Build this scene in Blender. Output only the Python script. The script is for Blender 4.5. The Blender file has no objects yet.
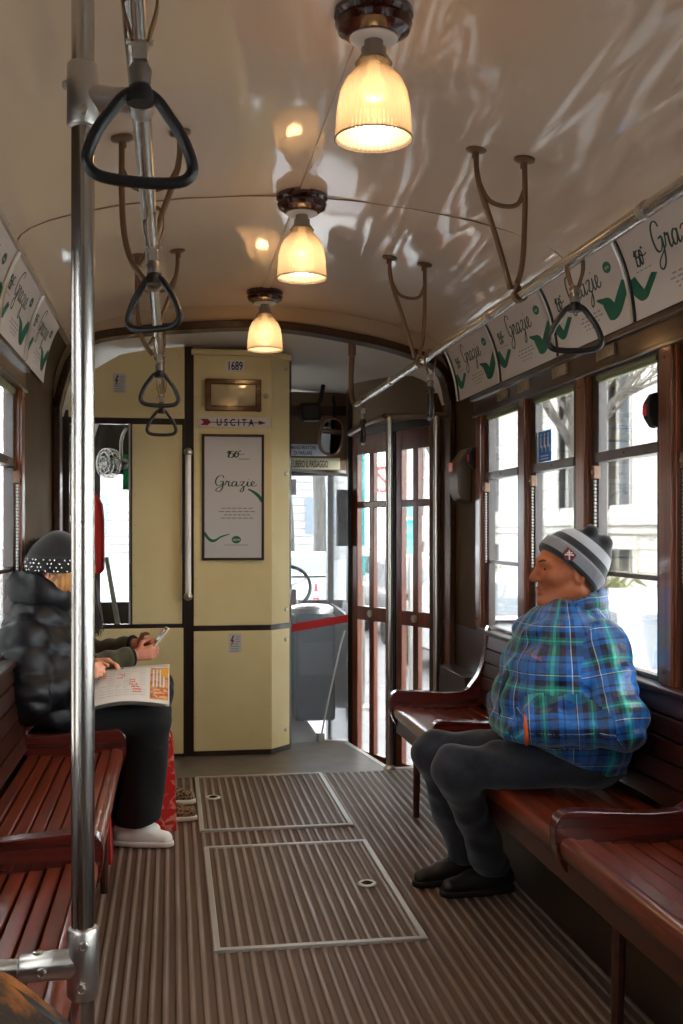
import bpy, bmesh, math, random
import numpy as np
from mathutils import Vector, Matrix
random.seed(7)
SC = bpy.context.scene
COL = SC.collection
PI = math.pi

# ------------------------------------------------------------------ camera mapping helpers (used only to place things measured in metres)
def V3(*a): return np.array(a, dtype=float)

# ------------------------------------------------------------------ mesh builder
class MB:
    def __init__(s): s.v = []; s.f = []; s.uv = None
    def add(s, verts, faces):
        o = len(s.v)
        s.v.extend([tuple(map(float, p)) for p in verts])
        s.f.extend([tuple(i + o for i in f) for f in faces])
        return s
    def box(s, x0, x1, y0, y1, z0, z1):
        if x0 > x1: x0, x1 = x1, x0
        if y0 > y1: y0, y1 = y1, y0
        if z0 > z1: z0, z1 = z1, z0
        v = [(x, y, z) for x in (x0, x1) for y in (y0, y1) for z in (z0, z1)]
        return s.add(v, [(0, 1, 3, 2), (4, 6, 7, 5), (0, 4, 5, 1), (2, 3, 7, 6), (0, 2, 6, 4), (1, 5, 7, 3)])
    def obox(s, c, ax, ay, az, hx, hy, hz):
        c = V3(*c); ax = np.array(ax, float); ay = np.array(ay, float); az = np.array(az, float)
        v = [c + ax * i * hx + ay * j * hy + az * k * hz for i in (-1, 1) for j in (-1, 1) for k in (-1, 1)]
        return s.add(v, [(0, 1, 3, 2), (4, 6, 7, 5), (0, 4, 5, 1), (2, 3, 7, 6), (0, 2, 6, 4), (1, 5, 7, 3)])
    def prism(s, poly, off):
        """closed polygon (3-D points) pushed along off"""
        n = len(poly); off = np.array(off, float)
        a = [np.array(p, float) for p in poly]; b = [p + off for p in a]
        f = [tuple(range(n))[::-1], tuple(range(n, 2 * n))]
        for i in range(n):
            j = (i + 1) % n
            f.append((i, j, n + j, n + i))
        return s.add(a + b, f)
    def tube(s, path, r, seg=12, closed=False, caps=True, flat=1.0, up=None):
        P = [np.array(p, float) for p in path]; n = len(P)
        R = r if hasattr(r, '__len__') else [r] * n
        rings = []; prev = None
        for i in range(n):
            if closed: t = P[(i + 1) % n] - P[i - 1]
            else: t = P[min(i + 1, n - 1)] - P[max(i - 1, 0)]
            t = t / (np.linalg.norm(t) + 1e-12)
            if up is not None: u = np.array(up, float)
            elif prev is None: u = np.array([0, 0, 1.]) if abs(t[2]) < .9 else np.array([1., 0, 0])
            else: u = prev
            u = u - t * np.dot(u, t); u /= (np.linalg.norm(u) + 1e-12)
            prev = u; w = np.cross(t, u)
            rings.append([P[i] + R[i] * (math.cos(a) * u * flat + math.sin(a) * w) for a in [2 * PI * k / seg for k in range(seg)]])
        v = [p for g in rings for p in g]; f = []
        m = n if closed else n - 1
        for i in range(m):
            j = (i + 1) % n
            for k in range(seg):
                l = (k + 1) % seg
                f.append((i * seg + k, i * seg + l, j * seg + l, j * seg + k))
        if caps and not closed:
            f.append(tuple(range(seg))[::-1]); f.append(tuple((n - 1) * seg + k for k in range(seg)))
        return s.add(v, f)
    def lathe(s, prof, c, seg=32, ax=(0, 0, 1), flute=0, famp=0):
        """prof: [(r, h)...] around axis ax through c"""
        ax = np.array(ax, float); ax /= np.linalg.norm(ax)
        u = np.array([1., 0, 0]) if abs(ax[0]) < .9 else np.array([0, 1., 0])
        u -= ax * np.dot(u, ax); u /= np.linalg.norm(u); w = np.cross(ax, u); c = np.array(c, float)
        v = []; f = []
        for r, h in prof:
            for k in range(seg):
                a = 2 * PI * k / seg
                rr = r + (famp * math.cos(flute * a) if flute else 0)
                v.append(c + ax * h + rr * (math.cos(a) * u + math.sin(a) * w))
        for i in range(len(prof) - 1):
            for k in range(seg):
                l = (k + 1) % seg
                f.append((i * seg + k, i * seg + l, (i + 1) * seg + l, (i + 1) * seg + k))
        if prof[0][0] > 1e-5: f.append(tuple(range(seg))[::-1])
        if prof[-1][0] > 1e-5: f.append(tuple((len(prof) - 1) * seg + k for k in range(seg)))
        return s.add(v, f)
    def sphere(s, c, r, seg=16, rings=10, sc=(1, 1, 1)):
        c = V3(*c); v = [c + V3(0, 0, r * sc[2])]; f = []
        for i in range(1, rings):
            t = PI * i / rings
            for k in range(seg):
                a = 2 * PI * k / seg
                v.append(c + V3(r * sc[0] * math.sin(t) * math.cos(a), r * sc[1] * math.sin(t) * math.sin(a), r * sc[2] * math.cos(t)))
        v.append(c - V3(0, 0, r * sc[2])); L = len(v) - 1
        for k in range(seg):
            l = (k + 1) % seg
            f.append((0, 1 + k, 1 + l)); f.append((L, L - seg + l, L - seg + k))
            for i in range(rings - 2):
                b = 1 + i * seg
                f.append((b + k, b + seg + k, b + seg + l, b + l))
        return s.add(v, f)
    def grid(s, fn, nu, nv):
        v = [fn(i / nu, j / nv) for i in range(nu + 1) for j in range(nv + 1)]
        f = []
        for i in range(nu):
            for j in range(nv):
                a = i * (nv + 1) + j
                f.append((a, a + 1, a + nv + 2, a + nv + 1))
        return s.add(v, f)
    def build(s, name, mat, parent=None, smooth=35, bevel=0, bseg=2, loc=None):
        me = bpy.data.meshes.new(name)
        o = bpy.data.objects.new(name, me); COL.objects.link(o)
        base = V3(0, 0, 0)
        if parent is not None:
            o.parent = parent; base = V3(*parent.get('_base', (0, 0, 0)))
        elif loc is not None:
            base = V3(*loc); o.location = loc
        o['_base'] = [float(b) for b in base]
        me.from_pydata([tuple(np.array(p) - base) for p in s.v], [], s.f)
        bm = bmesh.new(); bm.from_mesh(me)
        bmesh.ops.recalc_face_normals(bm, faces=bm.faces); bm.to_mesh(me); bm.free()
        if mat is not None: me.materials.append(mat)
        if smooth:
            me.shade_smooth()
            if smooth < 180: me.set_sharp_from_angle(angle=math.radians(smooth))
        if bevel:
            m = o.modifiers.new('bevel', 'BEVEL'); m.width = bevel; m.segments = bseg; m.limit_method = 'ANGLE'; m.angle_limit = math.radians(40)
            m.harden_normals = False
        return o

def tag(o, label=None, cat=None, group=None, kind=None):
    if label: o['label'] = label
    if cat: o['category'] = cat
    if group: o['group'] = group
    if kind: o['kind'] = kind
    return o

def thing(name, label, cat, loc=(0, 0, 0), group=None, kind=None):
    o = bpy.data.objects.new(name, None); COL.objects.link(o)
    o.empty_display_size = .05
    o.location = loc; o['_base'] = [float(a) for a in loc]
    return tag(o, label, cat, group, kind)

def struct(name, mb, mat, **k):
    o = mb.build(name, mat, **k); o['kind'] = 'structure'; return o

def copy_tree(o, parent=None):
    c = o.copy(); COL.objects.link(c)
    if parent is not None: c.parent = parent
    for ch in list(o.children): copy_tree(ch, c)
    return c

def catmull(pts, n=6, closed=False):
    P = [np.array(p, float) for p in pts]; out = []; m = len(P)
    rng = range(m) if closed else range(m - 1)
    for i in rng:
        if closed: p0, p1, p2, p3 = P[i - 1], P[i], P[(i + 1) % m], P[(i + 2) % m]
        else: p0, p1, p2, p3 = P[max(i - 1, 0)], P[i], P[i + 1], P[min(i + 2, m - 1)]
        for k in range(n):
            t = k / n
            out.append(.5 * ((2 * p1) + (-p0 + p2) * t + (2 * p0 - 5 * p1 + 4 * p2 - p3) * t * t + (-p0 + 3 * p1 - 3 * p2 + p3) * t ** 3))
    if not closed: out.append(P[-1])
    return out

# ------------------------------------------------------------------ materials
def srgb(r, g, b):
    f = lambda c: (c / 255 / 12.92) if c / 255 <= .04045 else ((c / 255 + .055) / 1.055) ** 2.4
    return (f(r), f(g), f(b), 1)

class NT:
    def __init__(s, name):
        s.m = bpy.data.materials.new(name); s.m.use_nodes = True
        s.t = s.m.node_tree; s.n = s.t.nodes; s.n.clear()
        s.out = s.n.new('ShaderNodeOutputMaterial')
    def node(s, typ, **k):
        n = s.n.new(typ)
        for a, b in k.items():
            if a.startswith('i_'):
                key = a[2:]
                key = int(key) if key.isdigit() else key.replace('_', ' ')
                n.inputs[key].default_value = b
            else: setattr(n, a, b)
        return n
    def link(s, a, b): s.t.links.new(a, b)

def pbr(name, col, rough=.5, metal=0, spec=.5, coat=0, coatr=.1, bump=None, var=None, trans=0, ior=1.45, sheen=0, emit=None, estr=0, rvar=None, anis=0):
    """var=(colour2, scale(xyz), detail, lo, hi) noise mix; bump=(scale(xyz), strength, distance)"""
    t = NT(name); b = t.node('ShaderNodeBsdfPrincipled')
    b.inputs['Base Color'].default_value = col; b.inputs['Roughness'].default_value = rough
    b.inputs['Metallic'].default_value = metal; b.inputs['Specular IOR Level'].default_value = spec
    b.inputs['Coat Weight'].default_value = coat; b.inputs['Coat Roughness'].default_value = coatr
    b.inputs['Transmission Weight'].default_value = trans; b.inputs['IOR'].default_value = ior
    b.inputs['Sheen Weight'].default_value = sheen
    if emit: b.inputs['Emission Color'].default_value = emit; b.inputs['Emission Strength'].default_value = estr
    tc = t.node('ShaderNodeTexCoord')
    def noise(scale, detail=4, rough_=.6):
        mp = t.node('ShaderNodeMapping'); mp.inputs['Scale'].default_value = scale
        t.link(tc.outputs['Object'], mp.inputs['Vector'])
        nz = t.node('ShaderNodeTexNoise'); nz.inputs['Scale'].default_value = 1; nz.inputs['Detail'].default_value = detail; nz.inputs['Roughness'].default_value = rough_
        t.link(mp.outputs[0], nz.inputs['Vector']); return nz
    if var:
        nz = noise(var[1], var[2]); rp = t.node('ShaderNodeMapRange')
        rp.inputs[1].default_value = var[3]; rp.inputs[2].default_value = var[4]
        t.link(nz.outputs[0], rp.inputs[0])
        mx = t.node('ShaderNodeMix', data_type='RGBA'); mx.inputs[6].default_value = col; mx.inputs[7].default_value = var[0]
        t.link(rp.outputs[0], mx.inputs[0]); t.link(mx.outputs[2], b.inputs['Base Color'])
    if rvar:
        nz = noise(rvar[0], 4); rp = t.node('ShaderNodeMapRange')
        rp.inputs[1].default_value = .35; rp.inputs[2].default_value = .65; rp.inputs[3].default_value = rvar[1]; rp.inputs[4].default_value = rvar[2]
        t.link(nz.outputs[0], rp.inputs[0]); t.link(rp.outputs[0], b.inputs['Roughness'])
    if bump:
        nz = noise(bump[0], bump[3] if len(bump) > 3 else 3); bp = t.node('ShaderNodeBump'); bp.inputs['Strength'].default_value = bump[1]; bp.inputs['Distance'].default_value = bump[2]
        t.link(nz.outputs[0], bp.inputs['Height']); t.link(bp.outputs[0], b.inputs['Normal'])
        if coat: t.link(bp.outputs[0], b.inputs['Coat Normal'])
    t.link(b.outputs[0], t.out.inputs[0])
    t.b = b
    return t.m

def glass(name, tint=(.96, .98, .98, 1), refl=.7, dirt=.0):
    """thin window pane: light passes straight through, a Fresnel share mirrors; dirt adds a translucent film"""
    t = NT(name); tr = t.node('ShaderNodeBsdfTransparent'); tr.inputs[0].default_value = tint
    gl = t.node('ShaderNodeBsdfGlossy'); gl.inputs['Roughness'].default_value = .02; gl.inputs[0].default_value = (1, 1, 1, 1)
    fr = t.node('ShaderNodeFresnel'); fr.inputs['IOR'].default_value = 1.45
    mu = t.node('ShaderNodeMath', operation='MULTIPLY'); mu.inputs[1].default_value = refl; t.link(fr.outputs[0], mu.inputs[0])
    mx = t.node('ShaderNodeMixShader'); t.link(mu.outputs[0], mx.inputs[0]); t.link(tr.outputs[0], mx.inputs[1]); t.link(gl.outputs[0], mx.inputs[2])
    last = mx
    if dirt:
        df = t.node('ShaderNodeBsdfTranslucent'); df.inputs[0].default_value = (.85, .88, .9, 1)
        d2 = t.node('ShaderNodeBsdfDiffuse'); d2.inputs[0].default_value = (.7, .72, .72, 1)
        a = t.node('ShaderNodeMixShader'); a.inputs[0].default_value = .5; t.link(df.outputs[0], a.inputs[1]); t.link(d2.outputs[0], a.inputs[2])
        m2 = t.node('ShaderNodeMixShader'); m2.inputs[0].default_value = dirt
        t.link(mx.outputs[0], m2.inputs[1]); t.link(a.outputs[0], m2.inputs[2]); last = m2
    t.link(last.outputs[0], t.out.inputs[0])
    return t.m

def wood(name, c1, c2, rough, axis='y', coat=.6, spec=.5, bump=.1, coatr=.12):
    s = {'x': (2, 40, 40), 'y': (40, 2, 40), 'z': (40, 40, 2)}[axis]
    return pbr(name, c1, rough, coat=coat, coatr=coatr, spec=spec, var=(c2, s, 5, .35, .7), bump=(s, bump, .002))

M = {}
M['wood_frame_z'] = wood('dark varnished wood upright', srgb(132, 68, 30), srgb(74, 36, 16), .3, 'z')
M['wood_frame_y'] = wood('dark varnished wood lengthwise', srgb(70, 40, 22), srgb(40, 22, 12), .35, 'y')
M['wood_dark'] = wood('near black brown wood', srgb(48, 30, 20), srgb(28, 17, 12), .4, 'z')
M['wood_header'] = wood('brown header wood', srgb(74, 45, 26), srgb(48, 30, 19), .35, 'y')
M['wood_door'] = wood('reddish brown door wood', srgb(124, 60, 28), srgb(76, 36, 17), .32, 'z')
M['bench'] = wood('red brown lacquered slat', srgb(116, 44, 20), srgb(64, 24, 12), .3, 'y', coat=.6, coatr=.16)
M['bench_arm'] = wood('dark red lacquered wood', srgb(84, 24, 16), srgb(50, 14, 10), .22, 'x', coat=.8)
M['brown_paint'] = pbr('olive brown paint', srgb(78, 58, 34), .65, spec=.25, var=(srgb(64, 46, 27), (3, 3, 3), 4, .4, .65))
M['brown_paint2'] = pbr('dark brown paint', srgb(44, 30, 20), .4, coat=.25)
M['brown_paint_lit'] = pbr('brown paint lightened as if lit', srgb(116, 94, 68), .5)  # brown paint lightened to stand in for missing vestibule light
M['cream'] = pbr('cream enamel paint', srgb(238, 219, 164), .32, coat=.3, var=(srgb(230, 210, 152), (2, 2, 2), 4, .4, .7))
M['ceil2'] = pbr('off white vestibule paint', srgb(232, 226, 216), .4)
M['chrome'] = pbr('polished steel', (.54, .52, .49, 1), .21, metal=1)
M['steel'] = pbr('worn nickel', (.60, .56, .5, 1), .28, metal=1)
M['cast'] = pbr('cast alloy clamp', (.55, .53, .5, 1), .33, metal=1, bump=((60, 60, 60), .15, .002))
M['bronze'] = pbr('bronze paint', srgb(122, 94, 70), .36, metal=.35, spec=.6)
M['alu'] = pbr('aluminium trim', (.52, .51, .49, 1), .45, metal=.6)
M['black'] = pbr('black rubber', srgb(24, 23, 23), .38)
M['blackmat'] = pbr('matt black', srgb(20, 18, 17), .7)
M['strap'] = pbr('tan leather strap', srgb(120, 86, 52), .6)
M['white_enamel'] = pbr('white enamel', srgb(232, 226, 220), .3)
M['white_tube'] = pbr('white painted tube', srgb(244, 242, 238), .3, coat=.3)
M['poster'] = pbr('white poster paper', srgb(216, 205, 198), .6)
M['poster2'] = pbr('grey white poster paper', srgb(206, 204, 204), .35, coat=.6)
M['green'] = pbr('green ink', srgb(10, 104, 78), .6)
M['green_dark'] = pbr('dark green ink', srgb(16, 70, 58), .6)
M['greyink'] = pbr('grey small print', srgb(150, 146, 142), .7)
M['navy'] = pbr('dark blue ink', srgb(28, 30, 92), .6)
M['red'] = pbr('red paint', srgb(190, 26, 22), .5)
M['redink'] = pbr('dark red ink', srgb(150, 40, 30), .6)
M['blackink'] = pbr('black ink', srgb(24, 24, 22), .7)
M['orange'] = pbr('orange cloth', srgb(214, 90, 20), .6)
M['blue_sticker'] = pbr('blue sticker', srgb(24, 110, 196), .5)
M['plate'] = pbr('worn beige plate', srgb(150, 130, 100), .5, var=(srgb(120, 100, 75), (30, 30, 30), 3, .4, .6))
M['glass'] = glass('clear window glass')
M['plexi'] = glass('scratched clear plastic', (.90, .93, .96, 1), .8, .10)
M['mirror'] = pbr('mirror', (.35, .35, .35, 1), .03, metal=1)
M['blind'] = pbr('olive roller blind', srgb(120, 118, 84), .7)
M['lamp_wood'] = wood('dark turned wood', srgb(78, 32, 18), srgb(48, 18, 10), .22, 'z', coat=1)

def ceiling_mat():
    t = NT('glossy cream ceiling paint'); b = t.node('ShaderNodeBsdfPrincipled')
    b.inputs['Base Color'].default_value = srgb(228, 205, 178); b.inputs['Roughness'].default_value = .5
    b.inputs['Coat Weight'].default_value = 1; b.inputs['Coat Roughness'].default_value = .055; b.inputs['Coat IOR'].default_value = 1.6
    tc = t.node('ShaderNodeTexCoord')
    t.link(b.outputs[0], t.out.inputs[0]); return t.m
M['ceiling'] = ceiling_mat()

def floor_mat(name, hi, lo, pitch):
    """ribbed lino: crest of each rib worn paler, groove dark"""
    t = NT(name); b = t.node('ShaderNodeBsdfPrincipled')
    tc = t.node('ShaderNodeTexCoord'); sp = t.node('ShaderNodeSeparateXYZ'); t.link(tc.outputs['Object'], sp.inputs[0])
    rp = t.node('ShaderNodeMapRange'); rp.inputs[1].default_value = .0005; rp.inputs[2].default_value = .0042
    t.link(sp.outputs[2], rp.inputs[0])
    mp = t.node('ShaderNodeMapping'); mp.inputs['Scale'].default_value = (9, 2.2, 1); t.link(tc.outputs['Object'], mp.inputs[0])
    n = t.node('ShaderNodeTexNoise'); n.inputs['Scale'].default_value = 1; n.inputs['Detail'].default_value = 6; t.link(mp.outputs[0], n.inputs['Vector'])
    wr = t.node('ShaderNodeMapRange'); wr.inputs[1].default_value = .3; wr.inputs[2].default_value = .7; wr.inputs[3].default_value = .45; wr.inputs[4].default_value = 1.0
    t.link(n.outputs[0], wr.inputs[0])
    mu = t.node('ShaderNodeMath', operation='MULTIPLY'); t.link(rp.outputs[0], mu.inputs[0]); t.link(wr.outputs[0], mu.inputs[1])
    mx = t.node('ShaderNodeMix', data_type='RGBA'); mx.inputs[6].default_value = lo; mx.inputs[7].default_value = hi
    t.link(mu.outputs[0], mx.inputs[0]); t.link(mx.outputs[2], b.inputs['Base Color'])
    rr = t.node('ShaderNodeMapRange'); rr.inputs[3].default_value = .6; rr.inputs[4].default_value = .3; t.link(mu.outputs[0], rr.inputs[0]); t.link(rr.outputs[0], b.inputs['Roughness'])
    b.inputs['Specular IOR Level'].default_value = .5
    t.link(b.outputs[0], t.out.inputs[0]); return t.m
M['floor'] = floor_mat('ribbed floor covering', srgb(134, 114, 100), srgb(88, 66, 53), .036)
M['floor_smooth'] = pbr('smooth grey brown floor', srgb(112, 102, 94), .4, var=(srgb(92, 82, 74), (6, 6, 6), 5, .35, .65))

def lamp_glass():
    t = NT('ribbed lamp glass')
    tr = t.node('ShaderNodeBsdfTransparent'); tr.inputs[0].default_value = (1, .93, .8, 1)
    tl = t.node('ShaderNodeBsdfTranslucent'); tl.inputs[0].default_value = (.165, .140, .120, 1)
    gl = t.node('ShaderNodeBsdfGlossy'); gl.inputs['Roughness'].default_value = .12
    df = t.node('ShaderNodeBsdfDiffuse'); df.inputs[0].default_value = (.22, .20, .17, 1); td = t.node('ShaderNodeMixShader'); td.inputs[0].default_value = .35; t.link(tl.outputs[0], td.inputs[1]); t.link(df.outputs[0], td.inputs[2])
    a = t.node('ShaderNodeMixShader'); a.inputs[0].default_value = .80; t.link(tr.outputs[0], a.inputs[1]); t.link(td.outputs[0], a.inputs[2])
    c = t.node('ShaderNodeMixShader'); c.inputs[0].default_value = .10; t.link(a.outputs[0], c.inputs[1]); t.link(gl.outputs[0], c.inputs[2])
    t.link(c.outputs[0], t.out.inputs[0]); return t.m
M['lamp_glass'] = lamp_glass()
M['bulb'] = pbr('lit bulb', (1, .8, .5, 1), .4, emit=(1, .66, .34, 1), estr=10)

# ------------------------------------------------------------------ text
def text_mesh(s, size=1.0, narrow=1.0, bold=0):
    """outline letters in the plane, as verts (x, y) and faces; centred on x, baseline 0"""
    cu = bpy.data.curves.new('t', 'FONT'); cu.body = s; cu.size = size; cu.align_x = 'CENTER'; cu.resolution_u = 3; cu.offset = bold * size
    o = bpy.data.objects.new('t', cu); COL.objects.link(o)
    dg = bpy.context.evaluated_depsgraph_get(); dg.update()
    me = bpy.data.meshes.new_from_object(o.evaluated_get(dg))
    v = [(p.co.x * narrow, p.co.y) for p in me.vertices]; f = [tuple(p.vertices) for p in me.polygons]
    bpy.data.objects.remove(o); bpy.data.curves.remove(cu); bpy.data.meshes.remove(me)
    return v, f

def put_flat(mb, v, f, fn):
    mb.add([fn(x, y) for x, y in v], f)

def stroke(pts, w, n=5, smooth=True):
    """ribbon of width w (or list) along 2-D points -> verts, faces"""
    P = catmull([(p[0], p[1]) for p in pts], n) if smooth else [np.array(p, float) for p in pts]
    m = len(P); v = []; f = []
    for i in range(m):
        t = P[min(i + 1, m - 1)] - P[max(i - 1, 0)]; t = t / (np.linalg.norm(t) + 1e-9); nn = np.array([-t[1], t[0]])
        s_ = i / (m - 1)
        if callable(w): ww = w(s_, t)
        else: ww = w
        v.append(tuple(P[i] + nn * ww / 2)); v.append(tuple(P[i] - nn * ww / 2))
    for i in range(m - 1): f.append((2 * i, 2 * i + 1, 2 * i + 3, 2 * i + 2))
    return v, f

GRAZIE = [
    [(.66, .80), (.62, .98), (.42, 1.02), (.2, .85), (.08, .5), (.14, .16), (.34, .06), (.52, .2), (.62, .46), (.42, .46), (.62, .47), (.60, .1), (.5, -.3), (.28, -.48), (.1, -.38), (.16, -.2), (.45, -.02), (.76, .16)],
    [(.74, .14), (.84, .42), (.88, .52), (.94, .44), (1.04, .46), (1.0, .16), (1.08, .02), (1.22, .14)],
    [(1.56, .42), (1.42, .48), (1.26, .32), (1.27, .07), (1.41, .04), (1.54, .26), (1.59, .46), (1.56, .12), (1.65, .02), (1.79, .16)],
    [(1.80, .38), (1.94, .47), (2.12, .43), (1.9, .1), (2.02, .06), (2.1, -.1), (2.04, -.4), (1.88, -.5), (1.84, -.34), (2.08, -.04), (2.31, .16)],
    [(2.29, .14), (2.39, .47), (2.36, .14), (2.45, .02), (2.59, .13)],
    [(2.41, .66), (2.44, .70)],
    [(2.58, .12), (2.8, .28), (2.84, .42), (2.73, .48), (2.62, .3), (2.68, .08), (2.84, .03), (3.04, .18)],
]
def pen(base, contrast=.55):
    return lambda s, t: base * (1 - contrast + contrast * abs(t[1])) * (1.15 if t[1] < 0 else .9)
L150 = [
    [(.0, .62), (.14, .82), (.2, .86), (.12, .0)],
    [(.62, .86), (.34, .84), (.28, .5), (.5, .52), (.56, .25), (.4, .0), (.2, .08)],
    [(.8, .8), (.66, .6), (.66, .2), (.8, .02), (.95, .3), (.95, .7), (.8, .84), (.72, .6), (1.1, .45), (1.5, .52)],
    [(1.1, .84), (1.05, .92), (1.13, .94), (1.14, .85)],
]
# ================================================================== the tram's shell
XW = 1.02          # inner face of the side walls
YB = -2.4          # rear end (behind the camera)
def cz(x):
    return float(np.interp(abs(x), [0, .2, .4, .6, .75, .85, .91, .945, .962], [2.395, 2.387, 2.369, 2.338, 2.304, 2.272, 2.243, 2.212, 2.172]))
ARCH = [(-1.02, 1.86), (-.99, 1.98), (-.955, 2.08), (-.89, 2.175), (-.80, 2.232), (-.55, 2.272), (-.28, 2.298), (-.03, 2.312), (.21, 2.300), (.42, 2.272), (.625, 2.236), (.80, 2.19), (.92, 2.14), (.99, 2.06), (1.02, 1.93)]
ax_, az_ = [p[0] for p in ARCH], [p[1] for p in ARCH]
def az(x): return float(np.interp(x, ax_, az_))

# ceiling of the saloon
from mathutils import noise as MN
b = MB(); XS = list(np.linspace(-.962, .962, 65)); XC = np.linspace(-.962, .962, 109)
def dent(x, y):
    """the sheet metal is not quite flat"""
    k = min(1, (5.5 - y) / .5) * min(1, (.962 - abs(x)) / .12)
    return k * (.0062 * MN.noise(Vector((x * 3.6 + 5, y * .95, 2.3))) + .0016 * MN.noise(Vector((x * 9 + 1, y * 2.4, 7.1))))
b.grid(lambda u, v: (XC[int(round(u * 108))], YB + (5.5 - YB) * v, cz(XC[int(round(u * 108))]) + dent(XC[int(round(u * 108))], YB + (5.5 - YB) * v)), 108, 180)
struct('ceiling', b, M['ceiling'], smooth=180)
b = MB()
for i in range(len(XS) - 1):
    x0, x1 = XS[i], XS[i + 1]
    b.add([(x0, YB, cz(x0) + .03), (x1, YB, cz(x1) + .03), (x1, 5.6, cz(x1) + .03), (x0, 5.6, cz(x0) + .03)], [(0, 1, 2, 3)])
struct('ceiling', b, M['brown_paint2'])
# centre cover strip with its screws, and the cross joint
b = MB(); b.box(-.016, .016, YB, 5.5, cz(0) - .0035, cz(0) + .002)
for k in range(50):
    for sx in (-.010, .010): b.sphere((sx, YB + .2 + k * .15, cz(0) - .0035), .0022, 8, 5)
struct('trim_50', b, pbr('ceiling strip paint', srgb(214, 190, 162), .3, coat=.6))
for ys in (3.68, 1.2):
    b = MB(); b.tube([(x, ys, cz(x) - .0005) for x in XS], .0028, 6)
    struct('trim_51', b, pbr('joint bead paint', srgb(150, 130, 108), .5))  # cross joint bead, darker than the ceiling paint

# bulkhead arch between saloon and vestibule
b = MB()
ARD = [(x, az(x)) for x in sorted(set([p[0] for p in ARCH] + list(np.linspace(-.96, .96, 49))))]
for i in range(len(ARD) - 1):
    (x0, z0), (x1, z1) = ARD[i], ARD[i + 1]
    def top(x): return cz(x) if abs(x) < .962 else 2.172
    q = [(x0, 5.5, z0), (x1, 5.5, z1), (x1, 5.5, top(x1) + .01), (x0, 5.5, top(x0) + .01)]
    b.prism(q, (0, .06, 0))
struct('wall_front', b, pbr('cream bulkhead paint', srgb(190, 168, 138), .35, coat=.4))
b = MB(); path = catmull([(x, 0, z) for x, z in ARCH], 3)
vv = []; ff = []
for i, p in enumerate(path):
    t = path[min(i + 1, len(path) - 1)] - path[max(i - 1, 0)]; t /= np.linalg.norm(t); n = np.array([t[2], 0, -t[0]])
    a_, c_ = p - n * .004, p + n * .036
    vv += [(a_[0], 5.47, a_[2]), (c_[0], 5.47, c_[2]), (c_[0], 5.585, c_[2]), (a_[0], 5.585, a_[2])]
for i in range(len(path) - 1):
    o = 4 * i
    for k in range(4): ff.append((o + k, o + (k + 1) % 4, o + 4 + (k + 1) % 4, o + 4 + k))
b.add(vv, ff); b.box(-1.02, -.985, 5.47, 5.585, 0, 1.9)
b.box(.99, 1.02, 5.47, 5.585, 0, 1.96)
struct('trim_1', b, M['wood_frame_y'], bevel=.004)

# vestibule ceiling: the arch carried forward, sinking towards the front
b = MB(); AX = np.linspace(-1.02, 1.02, 41)
def vz(x, v): return az(x) * (1 - v) + (min(az(x), 2.03)) * v if v > 0 else az(x)
b.grid(lambda u, v: (AX[int(round(u * 40))], 5.56 + 2.6 * v, vz(AX[int(round(u * 40))], max(0, (v - .1) / .9))), 40, 10)
struct('ceiling', b, M['ceil2'], smooth=180)
b = MB(); b.box(-1.05, 1.05, 5.58, 8.3, 2.36, 2.4); struct('ceiling', b, M['brown_paint2'])

# floor: raised ribs running the length of the car
PITCH = .036
def rib_profile(x0, x1):
    pts = []; x = x0
    n = int(round((x1 - x0) / PITCH)); p = (x1 - x0) / n
    for i in range(n):
        a = x0 + i * p
        for u, h in ((0, 0), (.42, 0), (.52, .0034), (.58, .0045), (.76, .0045), (.82, .0034)):
            pts.append((a + u * p, h))
    pts.append((x1, 0)); return pts
def ribbed(x0, x1, y0, y1, z0=0):
    m = MB(); pr = rib_profile(x0, x1)
    for i in range(len(pr) - 1):
        (a, h), (c, k) = pr[i], pr[i + 1]
        m.add([(a, y0, z0 + h), (c, y0, z0 + k), (c, y1, z0 + k), (a, y1, z0 + h)], [(0, 1, 2, 3)])
    return m
b = ribbed(-XW, XW, YB, 5.49)
b.box(-XW, XW, YB, 5.49, -.1, -.02)
struct('floor', b, M['floor'], smooth=60)
b = MB()
plat = [(-1.02, 5.49, -.0), (.69, 5.49, 0), (.676, 5.56, 0), (.568, 6.29, 0), (.435, 6.37, 0), (.435, 8.2, 0), (-1.02, 8.2, 0)]
b.prism([(x, y, -.09) for x, y, z in plat], (0, 0, .092))
b.box(.66, 1.02, 5.49, 5.555, -.09, .002)
struct('floor', b, M['floor_smooth'])
b = MB()
def edge_bar(m, p, q, w=.028, h=.008, z=.001):
    p, q = V3(*p), V3(*q); d = q - p; L = np.linalg.norm(d); d /= L; n = np.array([-d[1], d[0], 0])
    m.obox((p + q) / 2 + V3(0, 0, z), d, n, (0, 0, 1), L / 2, w / 2, h / 2)
for p, q in (((.435, 6.37, 0), (.568, 6.29, 0)), ((.568, 6.29, 0), (.676, 5.556, 0)), ((.676, 5.548, 0), (1.02, 5.548, 0))): edge_bar(b, p, q)
struct('trim_2', b, M['alu'], bevel=.002)
b = MB(); b.box(.40, 1.25, 5.5, 6.9, -.40, -.36); b.box(.42, .436, 6.3, 7.4, -.38, -.0); b.prism([(.676, 5.56, -.36), (.568, 6.29, -.36), (.435, 6.37, -.36), (.42, 6.36, -.36), (.55, 6.28, -.36), (.66, 5.56, -.36)], (0, 0, .27)); b.box(.66, 1.02, 5.535, 5.548, -.36, -.09)
struct('floor', b, M['brown_paint2'])

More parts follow.
